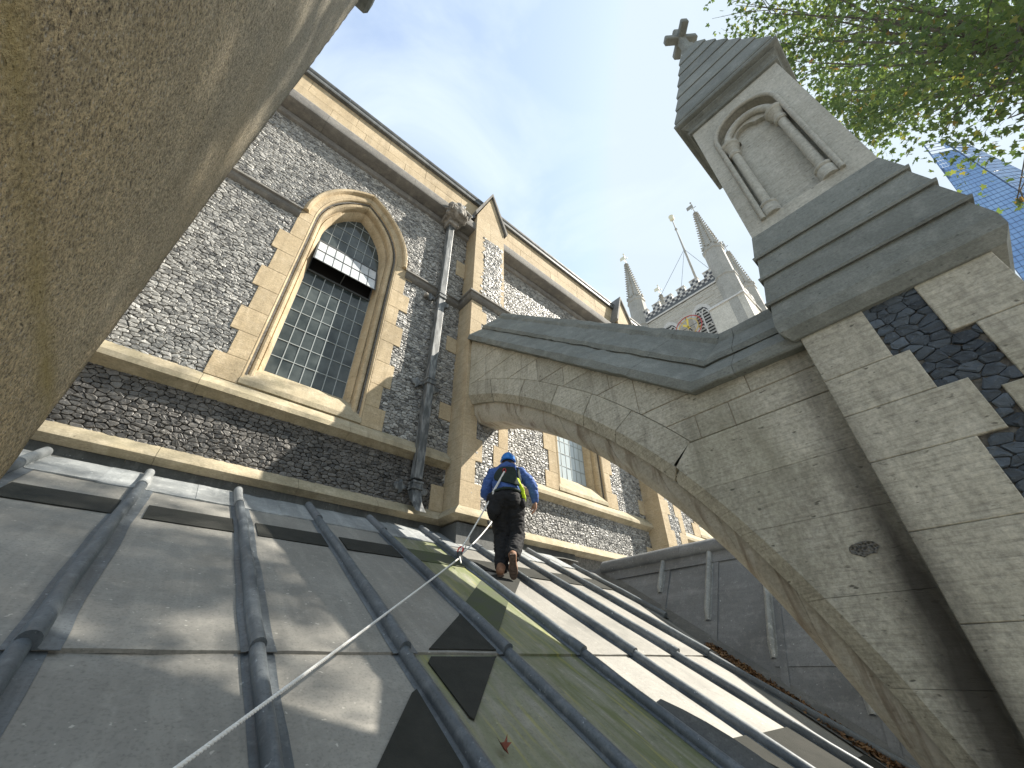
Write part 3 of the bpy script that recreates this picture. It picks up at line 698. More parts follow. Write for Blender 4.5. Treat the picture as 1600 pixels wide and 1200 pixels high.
# coursed spandrel blocks between arch, coping and pier
def coping_z(y): return 2.035 if y < 1.207 else 2.10+(y-1.207)*(5.157-2.072)/(4.865-1.207)
reg = [(0.1, 1.625), (1.379, 1.625)]+[ev(EX, s_) for s_ in np.linspace(7, 0, 36)]+[(4.93, coping_z(4.93)), (1.207, 2.12), (0.1, 2.12)]
zc_ = [1.622, 1.857, 2.095, 2.58, 2.975, 3.27, 3.69, 4.10, 4.50, 5.2]
cuts = [[0.1, 0.97, 1.275, 5], [0.1, 0.772, 5], [0.1, 1.80, 5], [0.1, 2.1, 5], [0.1, 2.75, 5], [0.1, 3.214, 3.95, 5], [0.1, 4.2, 5], [0.1, 4.45, 5], [0.1, 5]]
for (z0, z1), cu_ in zip(zip(zc_[:-1], zc_[1:]), cuts):
    for y0, y1 in zip(cu_[:-1], cu_[1:]):
        p = [(-y, z) for y, z in reg]
        p = clip(p, 0, -1, -z0); p = clip(p, 0, 1, z1) if p else p
        p = clip(p, 1, 0, -y0) if p else p; p = clip(p, -1, 0, y1) if p else p
        if len(p) < 3 or abs(area(p)) < 0.004: continue
        q = [p[0]]
        for v in p[1:]:
            if abs(v[0]-q[-1][0])+abs(v[1]-q[-1][1]) > 0.008: q.append(v)
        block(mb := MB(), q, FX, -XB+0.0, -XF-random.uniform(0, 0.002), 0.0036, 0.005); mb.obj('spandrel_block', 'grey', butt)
MB().box((XF+0.03, 0.2, -1.1), (XB-0.03, 0.42, 2.0)).obj('buttress_core', 'joint', butt)
core = MB(); cp = [(-y, z) for y, z in reg]; block(core, cp, FX, -XB+0.01, -XF-0.008, 0.012, 0.001, True); core.obj('buttress_joint', 'joint', butt)
# coping: stepped weathering on both sides with a roll along the ridge
CPROF = [(-0.52, -0.01), (-0.53, 0.0), (-0.53, 0.085), (-0.515, 0.10), (-0.315, 0.315), (-0.34, 0.315), (-0.34, 0.375), (-0.325, 0.39), (-0.115, 0.645), (-0.115, 0.70), (-0.075, 0.775), (0, 0.80)]
CPROF = CPROF+[(-a, b) for a, b in CPROF[-2::-1]]
K = (1.207, 2.052); A0 = (4.925, 2.052+(4.925-1.207)*0.8434); B0 = (0.22, 2.02)
def cop_ring(y, z, nrm): return [(XM+a, y+nrm[0]*h, z+nrm[1]*h) for a, h in CPROF]
sl = math.atan2(0.8434, 1.0); n1 = (-math.sin(sl), math.cos(sl)); n2 = (-0.035, 1.0)
mit = ((n1[0]+n2[0]), (n1[1]+n2[1])); qn = 2/(mit[0]**2+mit[1]**2); mit = (mit[0]*qn, mit[1]*qn)
segs = []
cutsl = [0.0, 0.26, 0.55, 0.84]
for i in range(len(cutsl)-1): segs.append([(A0[0]+(K[0]-A0[0])*f, A0[1]+(K[1]-A0[1])*f, n1) for f in np.linspace(cutsl[i], cutsl[i+1], 15)])
lastf = [(A0[0]+(K[0]-A0[0])*f, A0[1]+(K[1]-A0[1])*f, n1) for f in (0.84, 0.9, 0.95)]
segs.append(lastf+[(K[0], K[1], mit)]+[(K[0]+(B0[0]-K[0])*f, K[1]+(B0[1]-K[1])*f, n2) for f in (0.25, 0.4)])
segs.append([(K[0]+(B0[0]-K[0])*f, K[1]+(B0[1]-K[1])*f, n2) for f in (0.4, 0.7, 1.0)])
cr_ = random.Random(5)
for sg in segs:
    rings = []
    for i, (y, z, n_) in enumerate(sg):
        e_ = 0.0022 if i == 0 else (-0.0022 if i == len(sg)-1 else 0)
        d_ = (sg[-1][0]-sg[0][0], sg[-1][1]-sg[0][1]); l_ = math.hypot(*d_)
        rg = cop_ring(y+d_[0]/l_*e_, z+d_[1]/l_*e_, n_)
        if 0 < i < len(sg)-1: rg = [(a+cr_.gauss(0, .0045), b+cr_.gauss(0, .004), c+cr_.gauss(0, .0055)) for a, b, c in rg]
        rings.append(rg)
    autosmooth(fixn(MB().loft(rings).obj('coping_stone', 'weather', butt)), 25)
# pier with toothed stones either side of a flint panel
PXA, PXB, PYA, PYB = 3.25, 4.36, 0.285, -0.785
lb = [(2.06, 1.645, -0.115), (1.645, 1.35, -0.20), (1.35, 1.02, -0.335), (1.02, 0.60, -0.21), (0.60, 0.15, -0.34), (0.15, -0.30, -0.20), (-0.30, -0.75, -0.33), (-0.75, -1.25, -0.2)]
rb = [(2.06, 1.655, -0.405), (1.655, 1.25, -0.515), (1.25, 0.82, -0.42), (0.82, 0.38, -0.52), (0.38, -0.1, -0.41), (-0.1, -0.6, -0.5), (-0.6, -1.25, -0.42)]
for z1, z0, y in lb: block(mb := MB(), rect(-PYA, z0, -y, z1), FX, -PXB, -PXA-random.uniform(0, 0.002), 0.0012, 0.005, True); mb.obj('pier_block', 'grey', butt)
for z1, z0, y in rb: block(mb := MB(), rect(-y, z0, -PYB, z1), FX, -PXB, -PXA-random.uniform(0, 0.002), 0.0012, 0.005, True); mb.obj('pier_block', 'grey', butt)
MB().box((PXA+0.030, PYB+0.02, -1.2), (PXB-0.02, PYA-0.02, 2.08)).obj('pier_core', 'mortar', butt)
pfl = MB().box((PXA+0.05, -0.53, -1.2), (PXA+0.06, -0.10, 2.06)).obj('flint_panel', 'mortar', butt)
for cell in vcells(0.10, -0.6, 0.53, 2.06, 0.090, 0.062, fs):
    cx_ = sum(p[0] for p in cell)/len(cell); cz_ = sum(p[1] for p in cell)/len(cell)
    yl = next((y for z1, z0, y in lb if z0 <= cz_ <= z1), -0.2); yr = next((y for z1, z0, y in rb if z0 <= cz_ <= z1), -0.45)
    if not (-yl-0.012 < cx_ < -yr+0.012): continue
    vs_, fs_, tn, c_ = flint_mesh(cell, FX, -PXA-0.05, -PXA-0.010, fs, gap=0.0018, cut=0.12)
    MB().add(vs_, fs_).obj('flint', 'flintd', pfl, tone=tn)
# shallow hole broken in the face
hm = MB(); hr = random.Random(8); rings = []
for f, dx in ((1.0, -0.003), (0.85, -0.006), (0.6, -0.003), (0.25, -0.002)):
    rings.append([(XF+dx, 0.53+0.085*f*math.cos(a)*(1+hr.uniform(-.18, .18)), 0.575+0.042*f*math.sin(a)*(1+hr.uniform(-.25, .25))) for a in np.linspace(0, 2*math.pi, 15)[:-1]])
t = NT('broken_stone'); MAT['broken'] = t.done(t.ramp(t.vor(60), [(0.1, (0.03, 0.03, 0.028)), (0.6, (0.16, 0.15, 0.13))]), 0.95, t.bump(t.vor(45), 1.0, 0.02))
hm.loft(rings); fixn(hm.obj('broken_patch', 'broken', butt))

# ------------------------------------------------------------------ pinnacle on the pier
pin = thing('stone_pinnacle', 'grey stone pinnacle with an arched niche and stepped pyramid cap above the buttress pier', 'pinnacle', (3.82, -0.262, 2.05))
PC = (3.82, -0.262)
def sq(prof, name, mat, ang=4, jit=0.0):
    rings = []
    for h, z in prof: rings.append([(PC[0]-h, PC[1]-h, z), (PC[0]+h, PC[1]-h, z), (PC[0]+h, PC[1]+h, z), (PC[0]-h, PC[1]+h, z)])
    o = fixn(MB().loft(rings).obj(name, mat, pin)); autosmooth(o, ang); return o
sq([(0.56, 2.05), (0.590, 2.052), (0.642, 2.135), (0.646, 2.235), (0.607, 2.447), (0.60, 2.45)], 'drip_course', 'weather', 2)
sq([(0.60, 2.445), (0.634, 2.432), (0.641, 2.455), (0.625, 2.475), (0.572, 2.752)], 'weathering_course', 'weather', 2)
sq([(0.56, 2.747), (0.597, 2.737), (0.602, 2.762), (0.584, 2.782), (0.540, 3.028)], 'weathering_course', 'weather', 2)
sq([(0.53, 3.023), (0.565, 3.012), (0.570, 3.038), (0.552, 3.058), (0.500, 3.335)], 'weathering_course', 'weather', 2)
SHW = 0.497; Z0, Z1 = 3.335, 5.535; XS = PC[0]-SHW
# shaft: core, plain sides, and a front with a sunk arched panel
def shaft():
    mb = MB(); h = SHW; yc = -0.245; ro = 0.318; zs = 4.93; zb = 3.47; n = 14
    arc = [(yc+ro*math.cos(a), zs+ro*math.sin(a)) for a in np.linspace(0, math.pi, n+1)]
    yl, yr = PC[1]+h, PC[1]-h      # front face at x=XS
    def q(*p): mb.add([(XS, y, z) for y, z in p], [tuple(range(len(p)))])
    q((yl, Z0), (yl, Z1), (yc+ro, Z1), (yc+ro, Z0)); q((yc-ro, Z0), (yc-ro, Z1), (yr, Z1), (yr, Z0)); q((yc+ro, Z0), (yc+ro, zb), (yc-ro, zb), (yc-ro, Z0))
    for p, r_ in zip(arc[:-1], arc[1:]): q(p, (p[0], Z1), (r_[0], Z1), r_)
    D = 0.11; outl = [(yc+ro, zb)]+arc+[(yc-ro, zb)]
    for p, r_ in zip(outl, outl[1:]+outl[:1]): mb.add([(XS, *p), (XS, *r_), (XS+D, *r_), (XS+D, *p)], [(0, 1, 2, 3)])
    mb.add([(XS+D, *p) for p in outl], [tuple(range(len(outl)))])
    x1 = PC[0]+h
    mb.add([(XS, yl, Z0), (x1, yl, Z0), (x1, yl, Z1), (XS, yl, Z1)], [(0, 1, 2, 3)]); mb.add([(XS, yr, Z0), (XS, yr, Z1), (x1, yr, Z1), (x1, yr, Z0)], [(0, 1, 2, 3)])
    mb.add([(x1, yl, Z0), (x1, yr, Z0), (x1, yr, Z1), (x1, yl, Z1)], [(0, 1, 2, 3)])
    mb.obj('shaft', 'pin', pin)
    # hood moulding round the niche
    pts = [(XS-0.012, yc+ro+0.005, 3.46)]+[(XS-0.012, yc+(ro+0.005)*math.cos(a), zs+(ro+0.005)*math.sin(a)) for a in np.linspace(0, math.pi, 22)]+[(XS-0.012, yc-ro-0.005, 3.46)]
    autosmooth(MB().tube(pts, 0.026, 7).obj('niche_hood', 'pin', pin), 60)
    # colonnettes with capital and base
    for s_ in (1, -1):
        c_ = (XS+0.035, yc+s_*0.238, 0)
        o = MB().lathe((c_[0], c_[1], 0), [(0.045, 3.66), (0.043, 4.60)], 14).obj('colonnette', 'pin', pin); autosmooth(o, 50)
        o = MB().lathe((c_[0], c_[1], 0), [(0.075, 3.47), (0.078, 3.58), (0.066, 3.60), (0.080, 3.615), (0.080, 3.635), (0.058, 3.655), (0.05, 3.67)], 14).obj('colonnette_base', 'pin', pin); autosmooth(o, 50)
        o = MB().lathe((c_[0], c_[1], 0), [(0.05, 4.58), (0.064, 4.60), (0.064, 4.62), (0.05, 4.635), (0.058, 4.68), (0.085, 4.735), (0.078, 4.75), (0.095, 4.765), (0.095, 4.80), (0.07, 4.81)], 14).obj('capital', 'pin', pin); autosmooth(o, 50)
    pts = [(XS+0.03, yc+0.240*math.cos(a), 4.80+max(0, math.sin(a))*0.27) for a in np.linspace(0, math.pi, 20)]
    autosmooth(MB().tube(pts, 0.042, 8).obj('niche_arch', 'pin', pin), 60)
    # trefoil plate under the arch
    outer = [(yc+0.225*math.cos(a), 4.80+0.25*math.sin(a)) for a in np.linspace(0, math.pi, 40)]
    inner = []
    for i, a in enumerate(np.linspace(0, math.pi, 40)):
        r_ = 0.135+0.055*abs(math.sin(1.5*a)); inner.append((yc+r_*math.cos(a), 4.79+r_*1.12*math.sin(a)))
    mb = MB(); mb.loft([[(XS+0.055, *p) for p in outer], [(XS+0.055, *p) for p in inner], [(XS+0.11, *p) for p in inner]], False, False); fixn(mb.obj('trefoil_tracery', 'pin', pin))
shaft()
sq([(0.495, 5.47), (0.525, 5.478), (0.535, 5.50), (0.528, 5.522), (0.505, 5.53), (0.505, 5.555), (0.530, 5.60), (0.565, 5.625), (0.565, 5.64), (0.595, 5.645), (0.618, 5.66), (0.625, 5.69), (0.615, 5.72), (0.590, 5.735), (0.590, 5.765), (0.600, 5.775), (0.600, 5.80), (0.55, 5.81)], 'cornice', 'weather', 24)
hp_ = lambda z: 0.575-(z-5.80)*(0.575-0.118)/(8.17-5.80)
zz = [5.80, 6.17, 6.56, 6.96, 7.37, 7.77, 8.17]
for a, b in zip(zz[:-1], zz[1:]): sq([(hp_(a)-0.01, a-0.004), (hp_(a)+0.022, a-0.010), (hp_(a)+0.024, a+0.012), (hp_(b)+0.008, b)], 'cap_course', 'weather')
cz = 8.93
mb = MB(); mb.box((-0.085, -0.085, 8.1), (0.085, 0.085, 8.5), 0.02); mb.box((-0.062, -0.062, 8.45), (0.062, 0.062, 9.28), 0.02)
mb.box((-0.060, -0.27, cz-0.070), (0.060, 0.27, cz+0.070), 0.015); mb.box((-0.27, -0.059, cz-0.069), (0.27, 0.059, cz+0.071), 0.015)
q_ = math.sqrt(0.5); mb.v = [(PC[0]+q_*(x-y), PC[1]+q_*(x+y), z) for x, y, z in mb.v]
mb.obj('cross', 'weather', pin)

# ------------------------------------------------------------------ near pier, a hand's breadth from the lens
NPX = -0.22
npier = thing('stone_pier', 'rough brown stone pier standing so close that it fills the left edge', 'stone pier', (-0.7, 0.2, -1.8))
def near_shaft():
    bm = bmesh.new(); ny, nz = 44, 150; y0, y1, z0, z1 = -1.1, 1.095, -1.8, 3.42; grid = []
    nr = random.Random(4)
    for j in range(nz+1):
        row = []
        for i in range(ny+1):
            y = y0+(y1-y0)*i/ny; z = z0+(z1-z0)*j/nz; e = max(0, (y-(y1-0.012))/0.012)
            row.append(bm.verts.new((NPX+nr.gauss(0, 0.0009)-0.004*e+0.001*math.sin(3*z+y), y+nr.gauss(0, 0.0006), z)))
        grid.append(row)
    for j in range(nz):
        for i in range(ny): bm.faces.new((grid[j][i], grid[j][i+1], grid[j+1][i+1], grid[j+1][i]))
    for j in range(nz):      # far return face
        a, b = grid[j][ny], grid[j+1][ny]
        if j == 0: pa = bm.verts.new((NPX-1.0, y1, a.co.z))
        pb = bm.verts.new((NPX-1.0, y1, b.co.z)); bm.faces.new((a, pa, pb, b)); pa = pb
    bmesh.ops.recalc_face_normals(bm, faces=bm.faces[:])
    o = MB().bm(bm).obj('pier_shaft', 'near', npier, smooth=True); return o
near_shaft()
MB().box((NPX-1.0, -1.1, -1.8), (NPX-0.03, 1.06, 3.4)).obj('pier_core', 'near', npier)
MB().box((NPX-1.1, -1.2, 3.415), (NPX+0.055, 1.17, 3.62), 0.02).obj('drip_course', 'weather', npier)

# ------------------------------------------------------------------ lead roof
roof = thing('lead_roof', 'sloping grey lead roof with long rounded rolls and dark walkway strips below the church wall', 'lead roof', (1.5, 2.5, rz(2.5)))
RX = [-2.45, -1.69, -0.935, -0.178, 0.597, 1.365, 2.132, 2.915, 3.60, 4.29, 4.935, 5.62]
YLAP, YAP, YTOP, YBOT = 2.50, 4.74, 5.275, -0.55
SLX = lambda z: 5.40+0.68*z
rr_ = random.Random(12)
def sheet(x0, x1, y0, y1, h, mat, name='lead_sheet', th=0.005, lim=None, amp=0.42):
    nx, ny = 10, max(3, int((y1-y0)/0.10)); ph = rr_.uniform(0, 6); mb = MB(); vs_ = []
    for j in range(ny+1):
        y = y0+(y1-y0)*j/ny; xr = min(x1, lim(y)) if lim else x1
        for i in range(nx+1):
            x = x0+(xr-x0)*i/nx; f = math.sin(math.pi*i/nx)
            d = amp*f*(0.005*math.sin(3.1*y+ph)+0.004*math.sin(6.7*y+2*ph+x*4)+0.003*math.sin(9*x+ph)+0.0025*math.sin(13*y+7*x+ph)+rr_.gauss(0, 0.0008))
            vs_.append(rp(x, y, h+d))
    fs_ = [(j*(nx+1)+i, j*(nx+1)+i+1, (j+1)*(nx+1)+i+1, (j+1)*(nx+1)+i) for j in range(ny) for i in range(nx)]
    b = len(vs_)      # turned-down lower edge
    for i in range(nx+1):
        x, y, z = vs_[i]; vs_.append((x, y+th*math.sin(TH), z-th*math.cos(TH)-0.001))
    fs_ += [(b+i, b+i+1, i+1, i) for i in range(nx)]
    mb.add(vs_, fs_); return mb.obj(name, mat, roof, smooth=False)
valley = lambda y: SLX(rz(y))-0.20
for i in range(len(RX)-1):
    x0, x1 = RX[i], RX[i+1]; lim = valley if x1 > 4.95 else None
    mt = 'leadg' if 2.0 < x0 < 2.2 else 'lead'
    m2 = 'leadh' if 1.3 < x0 < 1.5 else mt
    sheet(x0, x1, YLAP, YTOP, 0.014, mt, lim=lim, th=0.017); sheet(x0, x1, YBOT, YLAP+0.08, 0.0, m2, lim=lim)
def roll(x, y0, y1, r, h, name='lead_roll', mat='roll', seg=10, sag=0.004):
    n = max(4, int((y1-y0)/0.12)); rings = []; ph = rr_.uniform(0, 6)
    for j in range(n+1):
        y = y0+(y1-y0)*j/n; wx = 1.6*sag*math.sin(2.3*y+ph)+0.003*math.sin(7*y+ph); k = r*(1+0.035*math.sin(5*y+ph)+0.02*math.sin(13*y+2*ph)+rr_.gauss(0, 0.012))
        ring = []
        prof = [(-1.75, 0.0), (-1.2, 0.06), (-0.86, 0.22), (-0.98, 0.62), (-0.99, 1.02), (-0.86, 1.40), (-0.55, 1.73), (-0.18, 1.87), (0.2, 1.87), (0.57, 1.72), (0.87, 1.39), (0.99, 1.0), (0.97, 0.6), (0.86, 0.24), (1.15, 0.09), (2.6, 0.075), (2.62, 0.02)]
        for a, b in prof: ring.append(rp(x+wx+a*k, y, h+b*k))
        rings.append(ring)
    o = MB().loft(rings, False, False).add(rings[0], [tuple(range(len(rings[0])))[::-1]]).obj(name, mat, roof)
    autosmooth(fixn(o), 50); return o
for i, x in enumerate(RX):
    yl = YLAP+(-0.07 if i % 2 else 0.0)*0
    if x > 5.3:
        roll(x, 3.30, 4.82, 0.036, 0.013); continue
    ylow = YBOT
    roll(x, YLAP-0.018, YAP+0.02, 0.0365, 0.017); roll(x, ylow, YLAP+0.03, 0.0325, 0.002)
    roll(x, YAP, YTOP-0.005-(0.02 if x < 3 else 0.06), 0.039, 0.021, 'roll_cap', 'leadb' if x > 1 else 'leadw')
    # bossed end of the roll against the upstand
    mb = MB(); ye = YTOP-0.015-(0.02 if x < 3 else 0.06); pts = []
    rings = []
    for a in np.linspace(0, math.pi/2, 5): rings.append([rp(x+0.040*math.cos(a)*math.cos(b), ye-0.005+0.038*math.sin(a), 0.052+0.040*math.cos(a)*math.sin(b)) for b in np.linspace(0, 2*math.pi, 11)[:-1]])
    mb.loft(rings); autosmooth(fixn(mb.obj('roll_end', 'leadb' if x > 1 else 'leadw', roof)), 60)
# lead apron along the head of the slope, in lengths
x = RX[0]
for i in range(len(RX)-1):
    a, b = RX[i]+0.04, RX[i+1]-0.04
    if a > 5.5: break
    xm_ = a+(b-a)*rr_.uniform(0.3, 0.7); mt = 'leadw' if a < 2.0 else 'leadw'
    sheet(a, xm_, YAP+rr_.uniform(-.01, .01), YTOP, 0.025, mt, 'lead_apron', 0.012, amp=0.6); sheet(xm_-0.01, b, YAP+rr_.uniform(-.01, .01), YTOP, 0.029, mt, 'lead_apron', 0.013, amp=0.6)
# upstand against the wall under the plinth moulding
x = XL
while x < 6.3:
    xe = min(6.3, x+rr_.uniform(0.9, 1.3)); mb = MB(); n = 6; vs_ = []
    prof = [(5.235, rz(5.235)+0.024), (5.29, rz(5.29)+0.03), (5.312, 1.645), (5.315, 1.74), (5.35, 1.76)]
    mb.loft([[(xx, y+0.004*math.sin(xx*7), z+0.006*math.sin(xx*11+y)) for y, z in prof] for xx in np.linspace(x, xe-0.003, n)], False, False); fixn(mb.obj('lead_upstand', 'leadd', roof, smooth=True)); x = xe
# walkway strips: a level one near the head, a diagonal flight further down
def pad(poly, mat, h):
    mb = MB(); n = len(poly); mb.add([rp(x_, y_, h+0.0075) for x_, y_ in poly]+[rp(x_, y_, h) for x_, y_ in poly], [tuple(range(n))]+[(i+n, (i+1) % n+n, (i+1) % n, i) for i in range(n)]); o = mb.obj('walkway_strip', mat, roof); fixn(o); return o
for i, x in enumerate(RX[:-1]):
    x1 = RX[i+1]
    if x > 4.95: break
    a = x+(0.125 if i not in (2,) else 0.11); b = x1-(0.055 if i != 2 else 0.05)
    mt = 'matg' if 2.0 < x < 2.2 else 'mat'
    pad([(a, 4.02), (b, 4.02), (b, 4.345), (a, 4.335)], mt if x < 2.9 else 'mat', 0.0175)
D1 = lambda x_: 2.46+(x_-1.541)*(3.009-2.461)/(2.114-1.541)     # upper edge of the diagonal flight
D0 = lambda x_: 2.002+(x_-1.514)*(2.507-2.002)/(2.054-1.514)
pad([(1.545, YLAP+0.02), (2.065, YLAP+0.02), (2.075, 2.98), (2.04, 2.94)], 'mat', 0.0175)
pad([(1.50, 2.02), (1.515, 2.0), (2.035, 2.475), (2.035, YLAP-0.03), (1.535, YLAP-0.03), (1.49, 2.42)], 'mat', 0.0035)
pad([(0.74, 1.25), (1.30, 1.78), (1.31, 2.215), (1.27, 2.19), (0.74, 1.60)], 'mat', 0.0035)
pad([(2.27, 2.74), (2.82, 3.26), (2.83, 3.70), (2.27, 3.18)], 'matg', 0.0175)
pad([(3.04, 3.42), (3.53, 3.86), (3.53, 4.01), (3.40, 4.015), (3.04, 3.86)], 'mat', 0.0175)
pad([(3.05, 0.9), (3.535, 0.9), (3.535, 1.655), (3.12, 1.655)], 'mat', 0.0035); pad([(3.74, 0.9), (4.22, 0.9), (4.225, 1.645), (3.76, 1.645)], 'mat', 0.0035); pad([(4.43, 0.7), (4.86, 0.7), (4.86, 1.33), (4.43, 1.33)], 'mat', 0.0035)
# a lap of lead that has lifted beside a roll
mb = MB(); rings = []
for y in np.linspace(0.95, 1.97, 9):
    f = 1-abs((y-1.46)/0.51)**2; rings.append([rp(2.985, y, 0.012+0.0*f), rp(3.02+0.02*f, y, 0.03+0.03*f), rp(3.06+0.05*f, y, 0.045+0.05*f), rp(3.065+0.05*f, y, 0.040+0.05*f), rp(3.02+0.02*f, y, 0.022+0.028*f)])
mb.loft(rings); autosmooth(fixn(mb.obj('lifted_lead_lap', 'leadd', roof)), 40)

# ------------------------------------------------------------------ steep lead slope beyond the valley
slope = thing('lead_clad_slope', 'steep dark lead slope with upright rolls and a rounded top beyond the roof valley', 'lead slope', (5.9, 3.0, 0.5))
def sp(y, z, h=0.0):
    nx, nz = -1/math.hypot(1, .68), .68/math.hypot(1, .68); return (SLX(z)+nx*h, y, z+nz*h)
ZT = 1.44
ry = [4.30, 3.51, 2.76, 2.02, 1.28, 0.5]; yb_ = [5.3]+ry[1:]+[-0.6]
yy = [5.3, 3.51, 2.76, 2.02, 1.28, 0.5, -0.6]
zval = lambda y: rz(y)-0.12
for i in range(len(yy)-1):
    ya, yb2 = yy[i], yy[i+1]; n = 6
    zl = 1.17; zm = -0.03
    def panel(z_low, z_high, h, yA, yB):
        vs_ = []; 
        for jj in range(7):
            y = yA+(yB-yA)*jj/6
            lo = max(z_low, zval(y)); hi = max(z_high, lo+0.001)
            for q in range(9):
                z = lo+(hi-lo)*q/8; vs_.append(sp(y, z, h+0.003*math.sin(5*z+3*y+i)*math.sin(math.pi*jj/6)))
        fs_ = [(a*9+q, (a+1)*9+q, (a+1)*9+q+1, a*9+q+1) for a in range(6) for q in range(8)]
        b = len(vs_)
        for jj in range(7):
            p = vs_[jj*9]; vs_.append((p[0]+0.009, p[1], p[2]-0.002))
        fs_ += [(jj*9, b+jj, b+jj+1, (jj+1)*9) for jj in range(6)]
        fixn(MB().add(vs_, fs_).obj('lead_panel', 'leadb', slope))
    panel(-2, (zm+0.05) if ya < 2.1 else zl+0.05, 0.0, ya, yb2)
    if ya < 2.1: panel(zm, zl+0.05, 0.007, ya, yb2)
    panel(zl, ZT-0.02, 0.014, ya, yb2)
for y in yy[1:-1]:
    lo = zval(y)+0.36
    if lo < ZT-0.3:
        mb = MB(); n = 10; rings = []
        for q in range(n+1):
            z = lo+(ZT-0.06-lo)*q/n; k = 0.036*(1+0.04*math.sin(7*z)); tp = 0.25 if q == 0 else 1
            rings.append([sp(y+a*k*(0.7 if q == 0 else 1), z, 0.006+b*k*tp) for a, b in [(-1.5, 0.0), (-0.9, 0.15), (-1.0, 0.8), (-0.7, 1.5), (0, 1.85), (0.7, 1.5), (1.0, 0.8), (0.9, 0.15), (1.4, 0.0)]])
        mb.loft(rings, False, False); autosmooth(fixn(mb.obj('lead_roll', 'leadw', slope)), 50)
        mb = MB(); mb.loft([[sp(y-0.05, z, 0.012), sp(y-0.125, z, 0.014), sp(y-0.127, z, 0.006), sp(y-0.05, z, 0.006)] for z in np.linspace(lo-0.33, ZT-0.08, 6)]); fixn(mb.obj('lead_lap', 'leadb', slope))
cap = [(-0.16, -0.21, 'h')]
def capring(y): 
    pts = [(SLX(1.19)-0.02, 1.175), (SLX(1.19)-0.032, 1.18), (SLX(1.30)-0.03, 1.31), (SLX(1.31)-0.035, 1.325), (SLX(1.33)-0.075, 1.345), (SLX(1.36)-0.105, 1.39), (SLX(1.39)-0.11, 1.44), (SLX(1.42)-0.09, 1.49), (6.33, 1.525), (6.40, 1.525), (6.46, 1.49), (6.49, 1.43), (6.49, 1.36), (6.60, 1.28)]
    return [(x_+0.004*math.sin(3*y), y, z_+0.004*math.sin(2.3*y+1)) for x_, z_ in pts]
ce = [4.72, 4.02, 3.20, 2.36, 1.30, 0.2, -0.6]
for a, b in zip(ce[:-1], ce[1:]):
    mb = MB(); mb.loft([capring(y) for y in np.linspace(a, b+0.004, 6)], False, False); autosmooth(fixn(mb.obj('ridge_capping', 'leadb', slope)), 50)
mb = MB(); mb.add([sp(4.72, 1.44, 0.02), sp(4.72, 1.1, 0.02), (6.6, 4.72, 1.1), (6.6, 4.72, 1.3), (6.45, 4.72, 1.5)], [(0, 1, 2, 3, 4)]); fixn(mb.obj('ridge_end', 'leadd', slope))
MB().add([(6.55, -0.6, 1.32), (6.55, 5.3, 1.32), (9.5, 5.3, -0.6), (9.5, -0.6, -0.6)], [(0, 1, 2, 3)]).obj('far_slope', 'leadb', slope)
# valley gutter lining and the leaves that have collected in it
mb = MB(); vs_ = []
for y in np.linspace(-0.5, 4.75, 30):
    z = rz(y); x_ = SLX(z); vs_ += [rp(x_-0.30, y, 0.016), rp(x_-0.16, y, 0.002), rp(x_-0.06, y, -0.01), sp(y, z+0.10, 0.004)]
mb.add(vs_, [(a*4+q, (a+1)*4+q, (a+1)*4+q+1, a*4+q+1) for a in range(29) for q in range(3)]); fixn(mb.obj('valley_gutter', 'leadd', roof))
t = NT('dry_leaf'); MAT['dry'] = t.done(t.ramp(t.noise(12, 3), [(0.3, (0.055, 0.03, 0.016)), (0.5, (0.16, 0.085, 0.035)), (0.72, (0.28, 0.17, 0.075))]), 0.8)
lm = MB(); lr = random.Random(21)
for i in range(3200):
    y = lr.uniform(0.6, 2.7); z = rz(y); x_ = SLX(z)-abs(lr.gauss(0.10, 0.07)); c_ = Vector(rp(x_, y, 0.005+lr.uniform(0, 0.03))); s_ = lr.uniform(0.012, 0.032)
    a = Vector((lr.gauss(0, 1), lr.gauss(0, 1), lr.gauss(0, 0.6))).normalized(); b = a.cross(Vector((lr.gauss(0, .5), lr.gauss(0, .5), 1))).normalized(); n_ = a.cross(b)
    lm.add([c_-a*s_, c_+b*s_*0.55+n_*s_*0.2, c_+a*s_, c_-b*s_*0.55+n_*s_*0.15], [(0, 1, 2), (0, 2, 3)])
lo_ = lm.obj('leaf_litter', 'dry', kind='stuff'); lo_['label'] = 'brown dead leaves and dirt collected along the lead valley'; lo_['category'] = 'leaf litter'

# ------------------------------------------------------------------ rainwater pipe with carved hopper
pipe = thing('downpipe', 'square grey downpipe with a carved stone hopper beside the pilaster', 'downpipe', (2.72, 5.2, 1.7))
PXC = 2.735
def seg_box(x0, z0, x1, z1, hw, y0, y1, name, mat='pipe'):
    mb = MB(); mb.loft([[(x0-hw, y0, z0), (x0+hw, y0, z0), (x0+hw, y1, z0), (x0-hw, y1, z0)], [(x1-hw, y0, z1), (x1+hw, y0, z1), (x1+hw, y1, z1), (x1-hw, y1, z1)]])
    o = fixn(mb.obj(name, mat, pipe)); bv = o.modifiers.new('b', 'BEVEL'); bv.width = 0.008; bv.segments = 2; return o
pxz = lambda z: 2.755-0.006*(8.6-z)
for a, b in ((8.62, 6.22), (6.18, 4.1), (4.06, 2.28)): seg_box(pxz(a), a, pxz(b), b, 0.068, 5.12, 5.25, 'pipe_length')
for z in (8.58, 6.20, 4.08, 2.22):
    mb = MB(); x_ = pxz(z)
    for dz, h, e in ((0.0, 0.035, 0.022), (-0.09, 0.035, 0.022), (-0.045, 0.06, 0.012)): mb.box((x_-0.068-e, 5.12-e, z+dz-h/2), (x_+0.068+e, 5.25, z+dz+h/2), 0.006)
    mb.obj('pipe_socket', 'pipe', pipe)
mb = MB(); x_ = pxz(2.2)
